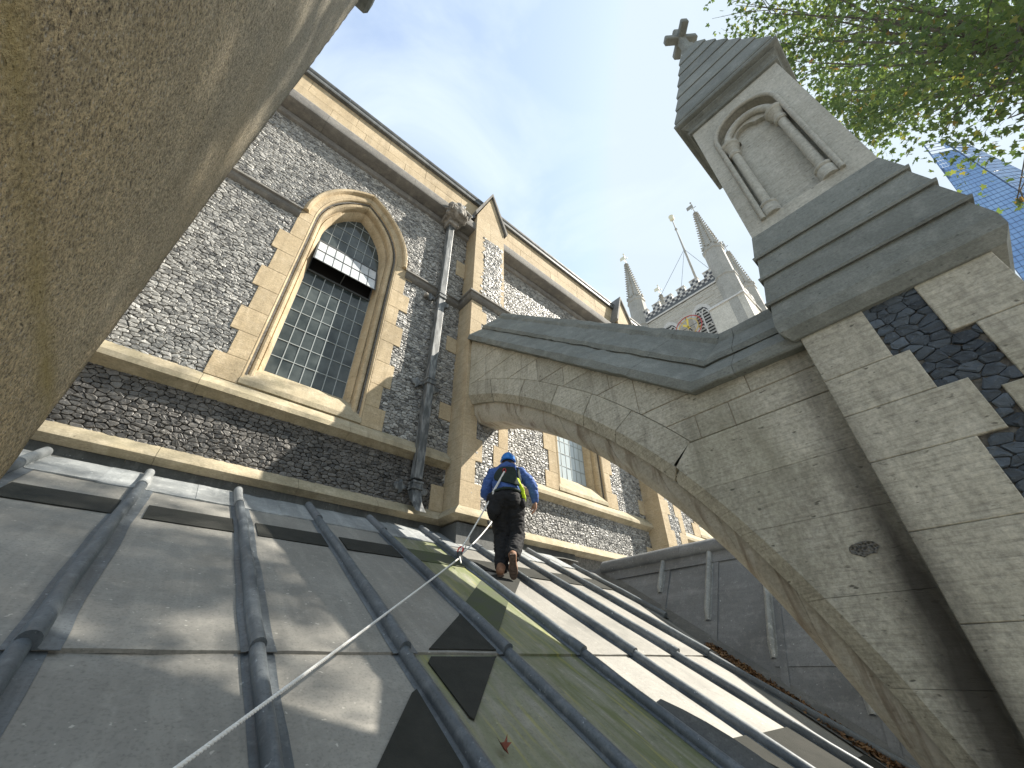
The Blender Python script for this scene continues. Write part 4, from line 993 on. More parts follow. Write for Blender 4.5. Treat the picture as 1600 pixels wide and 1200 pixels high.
def sring(y, z, w, d, ang): 
    c_, s_ = math.cos(ang), math.sin(ang); return [(x_-w, y-d*c_, z-d*s_), (x_+w, y-d*c_, z-d*s_), (x_+w, y+d*c_, z+d*s_), (x_-w, y+d*c_, z+d*s_)]
mb.loft([sring(5.19, 2.22, 0.07, 0.065, 0), sring(5.19, 2.10, 0.07, 0.065, 0.1), sring(5.12, 1.95, 0.072, 0.068, 0.55), sring(5.02, 1.84, 0.076, 0.072, 0.75), sring(4.985, 1.80, 0.080, 0.076, 0.75)]); autosmooth(fixn(mb.obj('pipe_shoe', 'pipe', pipe)), 30)
def lug(zc, sx):
    mb = MB(); x0 = pxz(zc)+sx*0.07
    pts = [(0.0, 0.02), (0.05, 0.03), (0.07, 0.075), (0.10, 0.085), (0.115, 0.05), (0.15, 0.045), (0.175, 0.02), (0.19, 0.0)]
    pl = pts+[(a, -b) for a, b in pts[-2::-1]]; pl = [(x0+sx*a*1.15, zc-0.045+b*1.25) for a, b in pl]
    block(mb, pl, FW, -5.345, -5.295, 0, 0.012); return fixn(mb.obj('pipe_bracket', 'pipe', pipe))
for zc in (4.08, 2.22, 6.20):
    for sx in (-1, 1): lug(zc, sx)
def remesh_obj(name, mb, mat, parent, vox=0.012, smooth=4, disp=0.0, dscale=12.0, dseed=0.0, fine=0.0):
    o = mb.obj(name+'_src', mat, parent); off = root_of(parent) if parent else Vector()
    md = o.modifiers.new('r', 'REMESH'); md.mode = 'VOXEL'; md.voxel_size = vox; md.use_smooth_shade = True
    sm = o.modifiers.new('s', 'SMOOTH'); sm.iterations = smooth; sm.factor = 0.5
    dg = bpy.context.evaluated_depsgraph_get(); me = bpy.data.meshes.new_from_object(o.evaluated_get(dg)); bpy.data.objects.remove(o)
    if disp:
        from mathutils import noise as mn
        nn = np.zeros(len(me.vertices)*3); me.vertices.foreach_get('normal', nn); nn = nn.reshape(-1, 3)
        for v in me.vertices:
            p = Vector(v.co); q = mn.noise(p*dscale+Vector((dseed, 0, 0))); r2 = mn.noise(Vector((p.x*dscale*1.1, p.y*dscale*1.1, p.z*dscale*2.6))+Vector((0, dseed+7, 0)))
            v.co = p+Vector(nn[v.index])*(disp*(0.5*q+0.8*(1-abs(r2)*2)*0.5)+fine*mn.noise(p*dscale*5))
    me.name = name; me.materials.clear(); me.materials.append(MAT[mat]); me.polygons.foreach_set('use_smooth', [True]*len(me.polygons))
    o2 = bpy.data.objects.new(name, me); return link(o2, parent)
def ball(mb, c, r, sx=1, sy=1, sz=1, n=10):
    bm = bmesh.new(); bmesh.ops.create_uvsphere(bm, u_segments=n+4, v_segments=n, radius=r)
    for v in bm.verts: v.co = Vector((v.co.x*sx+c[0], v.co.y*sy+c[1], v.co.z*sz+c[2]))
    return mb.bm(bm)
hb = MB(); hr_ = random.Random(2)
hb.box((2.60, 5.05, 8.72), (2.94, 5.36, 8.95)); ball(hb, (2.77, 5.02, 8.82), 0.16, 1.1, 1, 1)
for i in range(26):
    a = hr_.uniform(math.pi, 2*math.pi); e = hr_.uniform(-0.6, 0.9); ball(hb, (2.77+0.20*math.cos(a)*math.cos(e), 5.08+0.19*math.sin(a)*math.cos(e), 8.84+0.17*math.sin(e)), hr_.uniform(0.035, 0.07), hr_.uniform(.7, 1.4), 1, hr_.uniform(.7, 1.4), 6)
for s_ in (-1, 1): hb.tube([(2.77+s_*0.06, 5.0, 8.80), (2.77+s_*0.13, 4.90, 8.86), (2.77+s_*0.20, 4.88, 8.80), (2.77+s_*0.19, 4.92, 8.70)], [0.05, 0.045, 0.035, 0.015], 7)
hb.tube([(2.77, 5.0, 8.80), (2.78, 4.90, 8.74), (2.78, 4.86, 8.64)], [0.07, 0.055, 0.025], 8); hb.box((2.66, 5.09, 8.58), (2.87, 5.30, 8.75))
hb.v = [(2.77+(x-2.77)*1.28, 5.33+(y-5.33)*1.22, 8.82+(z-8.82)*1.25) for x, y, z in hb.v]
remesh_obj('carved_hopper', hb, 'carve', pipe, 0.012, 2, 0.012, 18)
seg_box(2.98, 9.45, 2.80, 8.98, 0.045, 5.0, 5.09, 'outlet_spout', 'leadb')
seg_box(3.34, 9.42, 3.02, 9.06, 0.05, 5.02, 5.12, 'outlet_spout', 'leadb')
ball(kb := MB(), (2.46, 5.28, 6.10), 0.05, 1, 1.2, 1.2); kb.box((2.44, 5.28, 6.08), (2.48, 5.36, 6.12)); autosmooth(kb.obj('wall_fixing', 'carve', pipe), 60)
def at(px, py, d):
    v = (cr*((px-800)/FPX)+cu*(-(py-600)/FPX)+cf).normalized(); return v*d

# ------------------------------------------------------------------ the roof worker
t = NT('skin'); MAT['skin'] = t.done((0.46, 0.25, 0.17), 0.55)
def cloth(name, col, dark, sc=14):
    t = NT(name); n = t.noise(sc, 4, 0.6); return t.done(t.mix(t.ramp(n, [(0.35, 0.0), (0.7, 1.0)]), dark, col), 0.9, t.bump(t.noise(160, 2), 0.3, 0.002))
MAT['blue'] = cloth('blue_hoodie_cloth', (0.070, 0.135, 0.36), (0.046, 0.098, 0.28))
MAT['blackc'] = cloth('black_trouser_cloth', (0.013, 0.013, 0.014), (0.007, 0.007, 0.008))
MAT['hpad'] = cloth('dark_green_harness_cloth', (0.022, 0.036, 0.028), (0.012, 0.02, 0.016))
MAT['hivis'] = cloth('yellow_webbing', (0.58, 0.75, 0.02), (0.40, 0.56, 0.02), 40)
t = NT('blue_helmet_plastic'); MAT['helmet'] = t.done((0.02, 0.20, 0.62), 0.28)
t = NT('brown_boot_leather'); MAT['boot'] = t.done(t.ramp(t.noise(18, 3), [(0.3, (0.16, 0.075, 0.04)), (0.7, (0.30, 0.16, 0.09))]), 0.7)
t = NT('boot_rubber'); MAT['sole'] = t.done(t.ramp(t.noise(30, 3), [(0.3, (0.05, 0.035, 0.025)), (0.7, (0.12, 0.08, 0.06))]), 0.9)
t = NT('white_rope'); MAT['rope'] = t.done(t.ramp(t.noise(60, 2), [(0.3, (0.70, 0.69, 0.65)), (0.7, (0.84, 0.83, 0.80))]), 0.8)
t = NT('red_metal'); MAT['redm'] = t.done((0.55, 0.03, 0.03), 0.35)
t = NT('steel'); MAT['steel'] = t.done((0.5, 0.5, 0.5), 0.3, Metallic=0.9)
t = NT('hair'); MAT['hair'] = t.done((0.025, 0.018, 0.014), 0.7)
FO = Vector((3.27, 3.90, rz(3.90)+0.026)); WD = Vector((0.766, -0.6425, 0)); FD = Vector((0.6425, 0.766, 0)); ZD = Vector((0, 0, 1))
man = thing('person', 'worker in blue helmet, blue hoodie, black trousers and harness climbing the lead roof', 'person', FO)
def P(w_, f_, z_): return FO+WD*w_+FD*f_+ZD*z_
def cap(mb, a, b, ra, rb, n=12):
    mb.tube([a, b], [ra, rb], n); ball(mb, a, ra, n=8); ball(mb, b, rb, n=8)
def limb(mb, pts, rad):
    for (a, b), (p, q) in zip(zip(pts[:-1], pts[1:]), zip(rad[:-1], rad[1:])): cap(mb, a, b, p, q)
def ell(mb, c, rw, rf, rz_, lean=0.0):
    bm = bmesh.new(); bmesh.ops.create_uvsphere(bm, u_segments=18, v_segments=12, radius=1)
    for v in bm.verts:
        q = WD*(v.co.x*rw)+FD*(v.co.y*rf+v.co.z*rz_*lean)+ZD*(v.co.z*rz_); v.co = q+c
    return mb.bm(bm)
hipL, hipR = P(-0.015, 0.02, 0.86), P(0.165, 0.03, 0.86)
knL, knR = P(0.015, 0.13, 0.47), P(0.195, 0.10, 0.455); anL, anR = P(0.012, 0.03, 0.10), P(0.135, -0.07, 0.205)
shL, shR = P(-0.10, 0.19, 1.315), P(0.265, 0.17, 1.305); elL, elR = P(-0.215, 0.24, 1.07), P(0.425, 0.13, 1.11); wrL, wrR = P(-0.10, 0.47, 1.02), P(0.447, 0.16, 0.925)
neck, headc = P(0.085, 0.29, 1.44), P(0.10, 0.37, 1.575)
# skin: one continuous body, head, arms, hands and legs
sk = MB()
ell(sk, P(0.075, 0.02, 0.90), 0.15, 0.11, 0.13); ell(sk, P(0.08, 0.10, 1.12), 0.14, 0.10, 0.22, 0.25); ell(sk, P(0.083, 0.17, 1.27), 0.17, 0.11, 0.14, 0.3)
limb(sk, [P(0.083, 0.2, 1.33), neck, headc-ZD*0.06], [0.07, 0.058, 0.06])
ell(sk, headc, 0.076, 0.098, 0.115, 0.15); ell(sk, headc+FD*0.045-ZD*0.06, 0.055, 0.06, 0.055)
ell(sk, headc+FD*0.108-ZD*0.02, 0.013, 0.022, 0.024)
for s_ in (-1, 1): ell(sk, headc+WD*(s_*0.08)-ZD*0.012-FD*0.005, 0.012, 0.02, 0.032)
limb(sk, [shL, elL, wrL], [0.05, 0.042, 0.030]); limb(sk, [shR, elR, wrR], [0.05, 0.042, 0.030])
limb(sk, [hipL, knL, anL], [0.085, 0.058, 0.042]); limb(sk, [hipR, knR, anR], [0.085, 0.058, 0.042])
def hand(mb, wr, dirv, palm, thumb):
    """wr: wrist, dirv: along the fingers, palm: way the palm faces, thumb: side of the thumb"""
    d, pn, tn = dirv.normalized(), palm.normalized(), thumb.normalized()
    kn = wr+d*0.095
    for u in np.linspace(-1, 1, 4): limb(mb, [wr+tn*u*0.016, wr+d*0.05+tn*u*0.027, kn+tn*u*0.031], [0.017, 0.017, 0.0125])
    for u, ln, cl in ((0.031, 0.070, 0.55), (0.011, 0.078, 0.7), (-0.010, 0.072, 0.85), (-0.031, 0.058, 1.0)):
        a = kn+tn*u; d1 = (d+pn*cl*0.55).normalized(); d2 = (d+pn*cl*1.6).normalized(); d3 = (d*0.5+pn*cl*1.8).normalized()
        b = a+d1*ln*0.48; c = b+d2*ln*0.32; e = c+d3*ln*0.26; limb(mb, [a, b, c, e], [0.0105, 0.0098, 0.009, 0.008])
    a = wr+d*0.025+tn*0.022; b = a+(d*0.75+tn*0.75+pn*0.3).normalized()*0.045; c = b+(d+tn*0.25+pn*0.5).normalized()*0.033; e = c+(d+pn*0.6).normalized()*0.024
    limb(mb, [a, b, c, e], [0.016, 0.013, 0.011, 0.009])
hand(sk, wrR, -ZD+FD*0.10+WD*0.02, -WD*0.7-FD*0.3, FD-WD*0.3); hand(sk, wrL, FD*0.9-ZD*0.35+WD*0.2, -ZD*0.8, WD)
remesh_obj('body', sk, 'skin', man, 0.0065, 3)
# trousers
tr = MB(); ell(tr, P(0.075, 0.0, 0.905), 0.198, 0.165, 0.14); ell(tr, P(0.075, 0.045, 0.985), 0.170, 0.135, 0.085)
ell(tr, P(0.0, -0.04, 0.87), 0.105, 0.125, 0.12); ell(tr, P(0.155, -0.035, 0.87), 0.105, 0.125, 0.12)
limb(tr, [hipL, P(0.0, 0.09, 0.66), knL, P(0.016, 0.075, 0.30), P(0.015, 0.035, 0.115)], [0.126, 0.114, 0.097, 0.090, 0.083])
limb(tr, [hipR, P(0.185, 0.08, 0.65), knR, P(0.165, 0.01, 0.33), P(0.14, -0.055, 0.225)], [0.126, 0.114, 0.098, 0.091, 0.086])
remesh_obj('trousers', tr, 'blackc', man, 0.011, 3, 0.030, 11, 1.0, 0.004)
# hoodie with sleeves, hood bunched at the neck
ho = MB(); ell(ho, P(0.078, 0.07, 1.045), 0.178, 0.135, 0.105); ell(ho, P(0.08, 0.105, 1.14), 0.19, 0.145, 0.16, 0.25); ell(ho, P(0.083, 0.165, 1.27), 0.218, 0.15, 0.125, 0.3)
limb(ho, [P(-0.07, 0.2, 1.325), P(0.083, 0.235, 1.385), P(0.235, 0.19, 1.32)], [0.085, 0.092, 0.085])
limb(ho, [shL, P(-0.17, 0.215, 1.19), elL, P(-0.15, 0.36, 1.04), P(-0.115, 0.44, 1.025)], [0.085, 0.075, 0.066, 0.056, 0.043])
limb(ho, [shR, P(0.36, 0.15, 1.215), elR, P(0.44, 0.145, 1.01), P(0.447, 0.158, 0.94)], [0.085, 0.076, 0.066, 0.056, 0.043])
remesh_obj('hoodie', ho, 'blue', man, 0.011, 3, 0.026, 12, 4.0, 0.004)
hd = MB(); limb(hd, [P(-0.01, 0.24, 1.40), P(0.02, 0.165, 1.405), P(0.085, 0.135, 1.40), P(0.15, 0.16, 1.405), P(0.185, 0.235, 1.40)], [0.05, 0.06, 0.066, 0.06, 0.05]); limb(hd, [P(0.0, 0.25, 1.43), P(0.085, 0.20, 1.45), P(0.17, 0.25, 1.43)], [0.05, 0.055, 0.05])
remesh_obj('hood', hd, 'blue', man, 0.010, 3, 0.014, 16, 9.0)
# helmet, hair
hh = MB(); ell(hh, headc-FD*0.01-ZD*0.015, 0.082, 0.104, 0.105, 0.1); remesh_obj('hair', hh, 'hair', man, 0.01, 2, 0.006, 30)
bm = bmesh.new(); bmesh.ops.create_uvsphere(bm, u_segments=28, v_segments=18, radius=1)
bmesh.ops.delete(bm, geom=[v for v in bm.verts if v.co.z < -0.18], context='VERTS')
for v in bm.verts:
    k = 1+0.05*max(0, math.cos(4*math.atan2(v.co.x, v.co.y)))*v.co.z; q = WD*(v.co.x*0.103*k)+FD*(v.co.y*0.132*k+v.co.z*0.018)+ZD*(v.co.z*0.122*k-(0.012 if v.co.z < -0.1 else 0)); v.co = q+headc+ZD*0.028-FD*0.004
hm_ = MB().bm(bm).obj('helmet', 'helmet', man, smooth=True); md = hm_.modifiers.new('s', 'SOLIDIFY'); md.thickness = 0.008
rg = [headc+ZD*0.010+WD*(0.107*math.cos(a))+FD*(0.134*math.sin(a)-0.006) for a in np.linspace(0, 2*math.pi, 33)]
MB().tube(rg, 0.0085, 6).obj('helmet_rim', 'helmet', hm_, smooth=True)
sb = MB(); sb.tube([headc+WD*0.09+ZD*0.0, headc+WD*0.075-ZD*0.09-FD*0.02, headc+WD*0.02-ZD*0.115-FD*0.085], 0.006, 6); sb.tube([headc-WD*0.09, headc-WD*0.075-ZD*0.09-FD*0.02, headc-WD*0.02-ZD*0.115-FD*0.085], 0.006, 6); sb.obj('helmet_strap', 'hpad', hm_)
# harness: pad on the upper back, webbing, hip belt with yellow straps
def backf(w_, z_):      # rearward extent of the hoodie at (w, z)
    f0 = 0.07+(z_-1.045)*0.40; half = 0.19; d = max(0.0, 1-((w_-0.08)/0.215)**2); return f0-0.158*math.sqrt(d)-0.012
def sheet_on_back(name, rows, mat, th=0.02):
    mb = MB(); n = 9; vs_ = []
    for z_, wa, wb in rows:
        for i in range(n): w_ = wa+(wb-wa)*i/(n-1); vs_.append(P(w_, backf(w_, z_), z_))
    fs_ = [(a*n+i, a*n+i+1, (a+1)*n+i+1, (a+1)*n+i) for a in range(len(rows)-1) for i in range(n-1)]
    o = fixn(mb.add(vs_, fs_).obj(name, mat, man, smooth=True)); md = o.modifiers.new('s', 'SOLIDIFY'); md.thickness = th; md.offset = 0; md2 = o.modifiers.new('u', 'SUBSURF'); md2.levels = md2.render_levels = 1; return o
sheet_on_back('harness_pad', [(1.36, 0.00, 0.17), (1.31, -0.06, 0.205), (1.25, -0.095, 0.215), (1.19, -0.10, 0.205), (1.14, -0.085, 0.225), (1.09, 0.12, 0.245), (1.06, 0.19, 0.255)], 'hpad', 0.03)
sheet_on_back('harness_strap', [(1.37, 0.20, 0.235), (1.30, 0.215, 0.252), (1.22, 0.225, 0.262), (1.13, 0.235, 0.27)], 'hpad', 0.016)
sheet_on_back('yellow_strap', [(1.185, 0.205, 0.232), (1.13, 0.218, 0.25), (1.08, 0.232, 0.266)], 'hivis', 0.018)
mb = MB(); pts = [P(0.235, -0.02, 1.11), P(0.262, -0.035, 1.04), P(0.278, -0.045, 0.97), P(0.300, -0.04, 0.905), P(0.305, 0.0, 0.87)]
mb.tube(pts, [0.018, 0.020, 0.024, 0.022, 0.016], 8)
mb.tube([P(0.25, -0.05, 1.08), P(0.29, -0.065, 1.0), P(0.292, -0.06, 0.93), P(0.275, -0.045, 0.90)], [0.012, 0.013, 0.013, 0.012], 8); remesh_obj('yellow_lanyard', mb, 'hivis', man, 0.008, 2, 0.008, 30)
be = MB(); be.tube([P(0.075+0.192*math.cos(a), 0.01+0.162*math.sin(a), 0.985+0.008*math.sin(3*a)) for a in np.linspace(0, 2*math.pi, 33)], 0.017, 6); autosmooth(be.obj('hip_belt', 'hpad', man), 60)
tp = MB(); ell(tp, P(-0.13, -0.03, 0.84), 0.055, 0.10, 0.135); ell(tp, P(-0.105, -0.06, 0.74), 0.065, 0.085, 0.12); ell(tp, P(-0.06, -0.09, 0.80), 0.07, 0.06, 0.14); remesh_obj('tool_pouch', tp, 'blackc', man, 0.012, 3, 0.016, 14, 3.0)
pk = MB(); ell(pk, P(0.275, -0.01, 0.84), 0.045, 0.07, 0.075); remesh_obj('hip_pouch', pk, 'blackc', man, 0.012, 2, 0.008, 14)
MB().tube([P(0.045+0.018*math.cos(a), backf(0.05, 1.29)-0.022, 1.285+0.026*math.sin(a)) for a in np.linspace(0, 2*math.pi, 17)], 0.005, 6).obj('back_ring', 'redm', man, smooth=True)
# boots
def boot(heel, toe, ank, upv):
    ax = (toe-heel).normalized(); up = (upv-ax*upv.dot(ax)).normalized(); sd_ = ax.cross(up); ln = (toe-heel).length
    mb = MB(); limb(mb, [ank+up*0.02, heel+up*0.06+ax*0.03], [0.056, 0.050]); limb(mb, [heel+up*0.048+ax*0.035, heel+up*0.05+ax*ln*0.5, heel+up*0.042+ax*(ln-0.045)], [0.042, 0.047, 0.040])
    for s_ in (-1, 1): limb(mb, [heel+up*0.04+ax*ln*0.55+sd_*s_*0.018, heel+up*0.036+ax*(ln-0.05)+sd_*s_*0.014], [0.036, 0.033])
    b = remesh_obj('boot', mb, 'boot', man, 0.0085, 3, 0.004, 20)
    pr = [(0.0, 0.030), (0.04, 0.038), (0.35, 0.034), (0.62, 0.049), (0.85, 0.044), (0.97, 0.025), (1.0, 0.0)]
    ol = [(f*ln, w_) for f, w_ in pr]+[(f*ln, -w_) for f, w_ in pr[-2::-1]]
    s = MB(); s.loft([[heel+ax*a+sd_*w_+up*h for a, w_ in ol] for h in (0.0, 0.012, 0.024)]); so = autosmooth(fixn(s.obj('boot_sole', 'sole', b)), 40)
    for i in range(7):
        f = 0.10+0.125*i
        if 0.36 < f < 0.5: continue
        MB().loft([[heel+ax*(f*ln+da)+sd_*s_*0.034+up*h for da in (-0.011, 0.011) for s_ in ((-1, 1) if da < 0 else (1, -1))] for h in (-0.007, 0.002)]).obj('boot_tread', 'sole', b)
def gz(p): return rz(p.y)+0.026
fl = P(0.0, 0.0, 0); hl = P(-0.005, -0.10, 0); hl.z = gz(hl)+0.012; tl = P(0.015, 0.17, 0); tl.z = gz(tl)+0.012; boot(hl, tl, anL, ZD)
tr_ = P(0.150, -0.045, 0); tr_.z = gz(tr_)+0.02; hr2 = P(0.135, -0.20, 0.19); boot(hr2, tr_, anR, ZD+FD*0.9)

# ------------------------------------------------------------------ ropes and anchor
def twisted(mb, pts, r=0.0042, off=0.0040, pitch=0.040, per=8):
    pts = [Vector(p) for p in pts]; acc = 0
    lens = [0]
    for a, b in zip(pts[:-1], pts[1:]): lens.append(lens[-1]+(b-a).length)
    tot = lens[-1]; n = int(tot/pitch*per)
    def ev_(s):
        for i in range(len(pts)-1):
            if s <= lens[i+1]+1e-9: f = (s-lens[i])/(lens[i+1]-lens[i]); return pts[i].lerp(pts[i+1], f), (pts[i+1]-pts[i]).normalized()
        return pts[-1], (pts[-1]-pts[-2]).normalized()
    for k in range(3):
        line = []
        for i in range(n+1):
            s = tot*i/n; p, d = ev_(s); u = d.cross(Vector((0, 0, 1))).normalized(); v = d.cross(u); a = 2*math.pi*(s/pitch+k/3); line.append(p+(u*math.cos(a)+v*math.sin(a))*off)
        mb.tube(line, r, 6)
    return mb
GR = Vector((2.752, 4.0, 1.007)); AN = Vector((3.775, 4.735, 1.745))
RS = Vector((0.303, 1.778, -0.219)); ext = RS+(RS-GR)*0.30
sag = lambda a, b, s, n=14: [a.lerp(b, i/n)-ZD*(s*4*(i/n)*(1-i/n)) for i in range(n+1)]
o = twisted(MB(), sag(ext, GR, 0.012)).obj('safety_rope', 'rope', smooth=True); o['label'] = 'white twisted safety rope stretched across the lead roof from the lower left'; o['category'] = 'rope'
o = MB().tube(sag(GR+Vector((0.01, 0.01, 0.03)), AN+Vector((-0.03, -0.07, 0.0)), 0.03), 0.008, 8).obj('anchor_line', 'rope', smooth=True); o['label'] = 'short white line from the rope grab to the anchor ring in the golden plinth'; o['category'] = 'rope'
DR = P(0.045, backf(0.05, 1.29)-0.03, 1.262)
ln_ = thing('lanyard', 'white lanyard with red hooks hanging from the back of the worker to the roof rope', 'lanyard', DR)
TE = GR+Vector((0.02, 0.02, 0.09))
autosmooth(MB().tube(sag(DR, TE, 0.025), 0.0095, 8).obj('lanyard_cord', 'rope', ln_), 60)
autosmooth(MB().tube(sag(DR, DR.lerp(TE, 0.3), 0.0), 0.0125, 8).obj('shock_absorber', 'rope', ln_), 60)
def hook(c, ax, s, name):
    ax = ax.normalized(); u = ax.cross(FD).normalized()
    pts = [c+ax*(s*math.cos(a))+u*(s*0.6*math.sin(a)) for a in np.linspace(0, 2*math.pi, 15)]; return MB().tube(pts, s*0.2, 7).obj(name, 'redm', ln_, smooth=True)
hook(TE-ZD*0.0, (DR-TE), 0.042, 'hook'); hook(DR-ZD*0.03, (DR-TE), 0.032, 'hook')
mb = MB(); mb.box(GR-Vector((0.028, 0.028, 0.03)), GR+Vector((0.028, 0.028, 0.07)), 0.012); gl = mb.obj('rope_grab', 'iron', ln_); 
autosmooth(MB().tube([GR+Vector((0, 0, 0.02)), GR+Vector((-0.03, -0.05, -0.01)), GR+Vector((-0.035, -0.08, -0.055)), GR+Vector((-0.05, -0.11, -0.075))], 0.007, 7).obj('rope_tail', 'rope', ln_), 60)
an = thing('anchor_ring', 'dark iron anchor ring fixed in the golden plinth behind the worker', 'anchor ring', AN)
ball(mb := MB(), AN+Vector((0, 0.02, 0)), 0.045, 1, 0.5, 1); autosmooth(mb.obj('ring_plate', 'iron', an), 60)
MB().tube([AN+Vector((0.04*math.cos(a), -0.035-0.02*math.sin(a), 0.04*math.sin(a))) for a in np.linspace(0, 2*math.pi, 17)], 0.010, 7).obj('ring', 'steel', an, smooth=True)
# a single curled leaf lying on the roof
lf = MB(); c_ = Vector(rp(1.534, 1.812, 0.02)); lp = [(0.0, 0.035), (0.012, 0.014), (0.034, 0.018), (0.018, -0.002), (0.028, -0.024), (0.006, -0.016), (0.0, -0.04), (-0.008, -0.014), (-0.030, -0.022), (-0.017, 0.0), (-0.032, 0.02), (-0.012, 0.014)]
vs_ = [c_+Vector((a, b*0.85, b*0.45+1.2*abs(a)*0.9+0.006)) for a, b in lp]+[c_]
lf.add(vs_, [(i, (i+1) % 12, 12) for i in range(12)]); t = NT('red_brown_leaf'); MAT['redleaf'] = t.done(t.ramp(t.noise(40), [(0.3, (0.10, 0.022, 0.012)), (0.7, (0.26, 0.075, 0.035))]), 0.7)
o = fixn(lf.obj('dead_leaf', 'redleaf')); o['label'] = 'curled red brown dead leaf lying on the lead at the bottom edge'; o['category'] = 'leaf'

# ------------------------------------------------------------------ church tower
tower = thing('church_tower', 'pale stone church tower with chequered battlements, corner spires and a clock behind the buttress', 'church tower', (36.5, 10.3, -10.5))
TX0, TX1, TY0, TY1 = 32.3, 41.0, 5.3, 15.3
MB().box((TX0, TY0, -10.5), (TX1, TY1, 30.1)).obj('tower_wall', 'tower', tower)
# thin rubble courses proud of the wall on the two visible faces
tc = MB(); tr2 = random.Random(31); z = 20.0
while z < 30.0:
    h = tr2.uniform(0.16, 0.30); y = TY0
    while y < TY1:
        ye = y+tr2.uniform(0.35, 1.1); tc.box((TX0-tr2.uniform(0.005, 0.05), y+0.01, z+0.008), (TX0+0.02, min(ye, TY1)-0.01, z+h-0.012)); y = ye
    x = TX0
    while x < TX1:
        xe = x+tr2.uniform(0.35, 1.1); tc.box((x+0.01, TY0-tr2.uniform(0.005, 0.05), z+0.008), (min(xe, TX1)-0.01, TY0+0.02, z+h-0.012)); x = xe
    z += h
tc.obj('rubble_coursing', 'tower', tower, kind='stuff')
def ringbox(e, z0, z1, name, mat):
    mb = MB(); mb.box((TX0-e, TY0-e, z0), (TX1+e, TY1+e, z1), 0.03); return mb.obj(name, mat, tower)
ringbox(0.16, 30.05, 30.25, 'string_course', 'towerw'); ringbox(0.02, 30.2, 31.25, 'parapet', 'towerw'); ringbox(0.07, 31.2, 31.3, 'parapet_coping', 'towerw')
ch = MB(); cwid = 0.31
for r_ in range(3):
    for i in range(34):
        if (i+r_) % 2: continue
        y = TY0+0.05+i*0.292; zb = 30.28+r_*0.31
        if y < TY1-0.3: ch.box((TX0-0.05, y, zb), (TX0+0.02, y+0.292, zb+0.30))
        x = TX0+0.05+i*0.292
        if x < TX1-0.3: ch.box((x, TY0-0.05, zb), (x+0.292, TY0+0.02, zb+0.30))
ch.obj('flint_chequer', 'chdark', tower, kind='stuff')
for i in range(6):
    y0 = 6.42+i*1.45; mb = MB(); mb.box((TX0-0.03, y0, 31.3), (TX0+0.35, y0+0.85, 31.98)); mb.box((TX0-0.09, y0-0.05, 31.98), (TX0+0.40, y0+0.90, 32.08), 0.02); mo = mb.obj('merlon', 'towerw', tower)
    cb = MB()
    for q in range(2):
        for j in range(3):
            if (q+j) % 2 == 0: cb.box((TX0-0.045, y0+0.02+j*0.27, 31.33+q*0.31), (TX0-0.02, y0+0.29+j*0.27, 31.63+q*0.31))
    cb.obj('merlon_flint', 'chdark', mo)
    x0 = TX0+1.2+i*1.3
    if i < 5: MB().box((x0, TY0-0.03, 31.3), (x0+0.8, TY0+0.35, 32.05)).obj('merlon', 'towerw', tower)
t = NT('gold_leaf'); MAT['gold'] = t.done((0.75, 0.52, 0.10), 0.3, Metallic=0.6)
t = NT('clock_red'); MAT['cred'] = t.done((0.45, 0.07, 0.06), 0.5)
t = NT('pale_gilt'); MAT['gilt'] = t.done((0.72, 0.68, 0.50), 0.4)
def turret(cx_, cy_, gilt):
    mb = MB(); prof = [(1.0, 24.0), (1.0, 30.0), (1.08, 30.1), (1.08, 30.3), (0.96, 30.4), (0.93, 34.0), (1.02, 34.12), (1.02, 34.3), (0.95, 34.36), (0.95, 34.62)]
    mb.lathe((cx_, cy_, 0), prof, 8, math.pi/8); tu = mb.obj('corner_turret', 'spire', tower)
    lb_ = MB()
    for k in range(8):
        a = math.pi/8+math.pi/4*k+math.pi/8; lb_.lathe((cx_+0.88*math.cos(a), cy_+0.88*math.sin(a), 0), [(0.16, 34.6), (0.16, 34.92)], 4, a+math.pi/4)
    lb_.obj('turret_battlement', 'spire', tu, kind='stuff')
    s = MB(); s.lathe((cx_, cy_, 0), [(0.84, 34.55), (0.12, 41.0), (0.16, 41.08), (0.16, 41.2), (0.05, 41.3)], 8, math.pi/8); s.obj('spire', 'spire', tu)
    ck = MB(); zz_ = 34.9
    while zz_ < 40.9:
        r_ = 0.84+(zz_-34.55)/(41.0-34.55)*(0.12-0.84)
        for k in range(8):
            a = math.pi/8+math.pi/4*k; c_ = Vector((cx_+(r_+0.07)*math.cos(a), cy_+(r_+0.07)*math.sin(a), zz_)); d_ = Vector((math.cos(a), math.sin(a), 0)); s_ = 0.14
            n_ = Vector((-math.sin(a), math.cos(a), 0)); ck.add([c_-d_*s_, c_+d_*s_+ZD*0.06, c_+n_*s_*0.7, c_-n_*s_*0.7, c_+ZD*0.17+d_*0.03], [(0, 2, 4), (2, 1, 4), (1, 3, 4), (3, 0, 4), (0, 3, 1, 2)])
        zz_ += 0.40
    ck.obj('crocket', 'spire', tu, kind='stuff')
    v = MB(); v.tube([(cx_, cy_, 41.2), (cx_, cy_, 43.1)], 0.035, 6); v.box((cx_-0.02, cy_-0.10, 42.2), (cx_+0.02, cy_+0.62, 42.75)); v.box((cx_-0.02, cy_-0.35, 42.0), (cx_+0.02, cy_+0.2, 42.08)); v.box((cx_-0.25, cy_-0.02, 41.7), (cx_+0.25, cy_+0.02, 41.78)); ball(v, (cx_, cy_, 43.1), 0.10, n=6)
    v.obj('weather_vane', 'gilt' if gilt else 'spire', tu)
turret(32.75, 5.68, False); turret(32.75, 14.9, True); turret(40.6, 5.68, False); turret(40.6, 14.9, True)
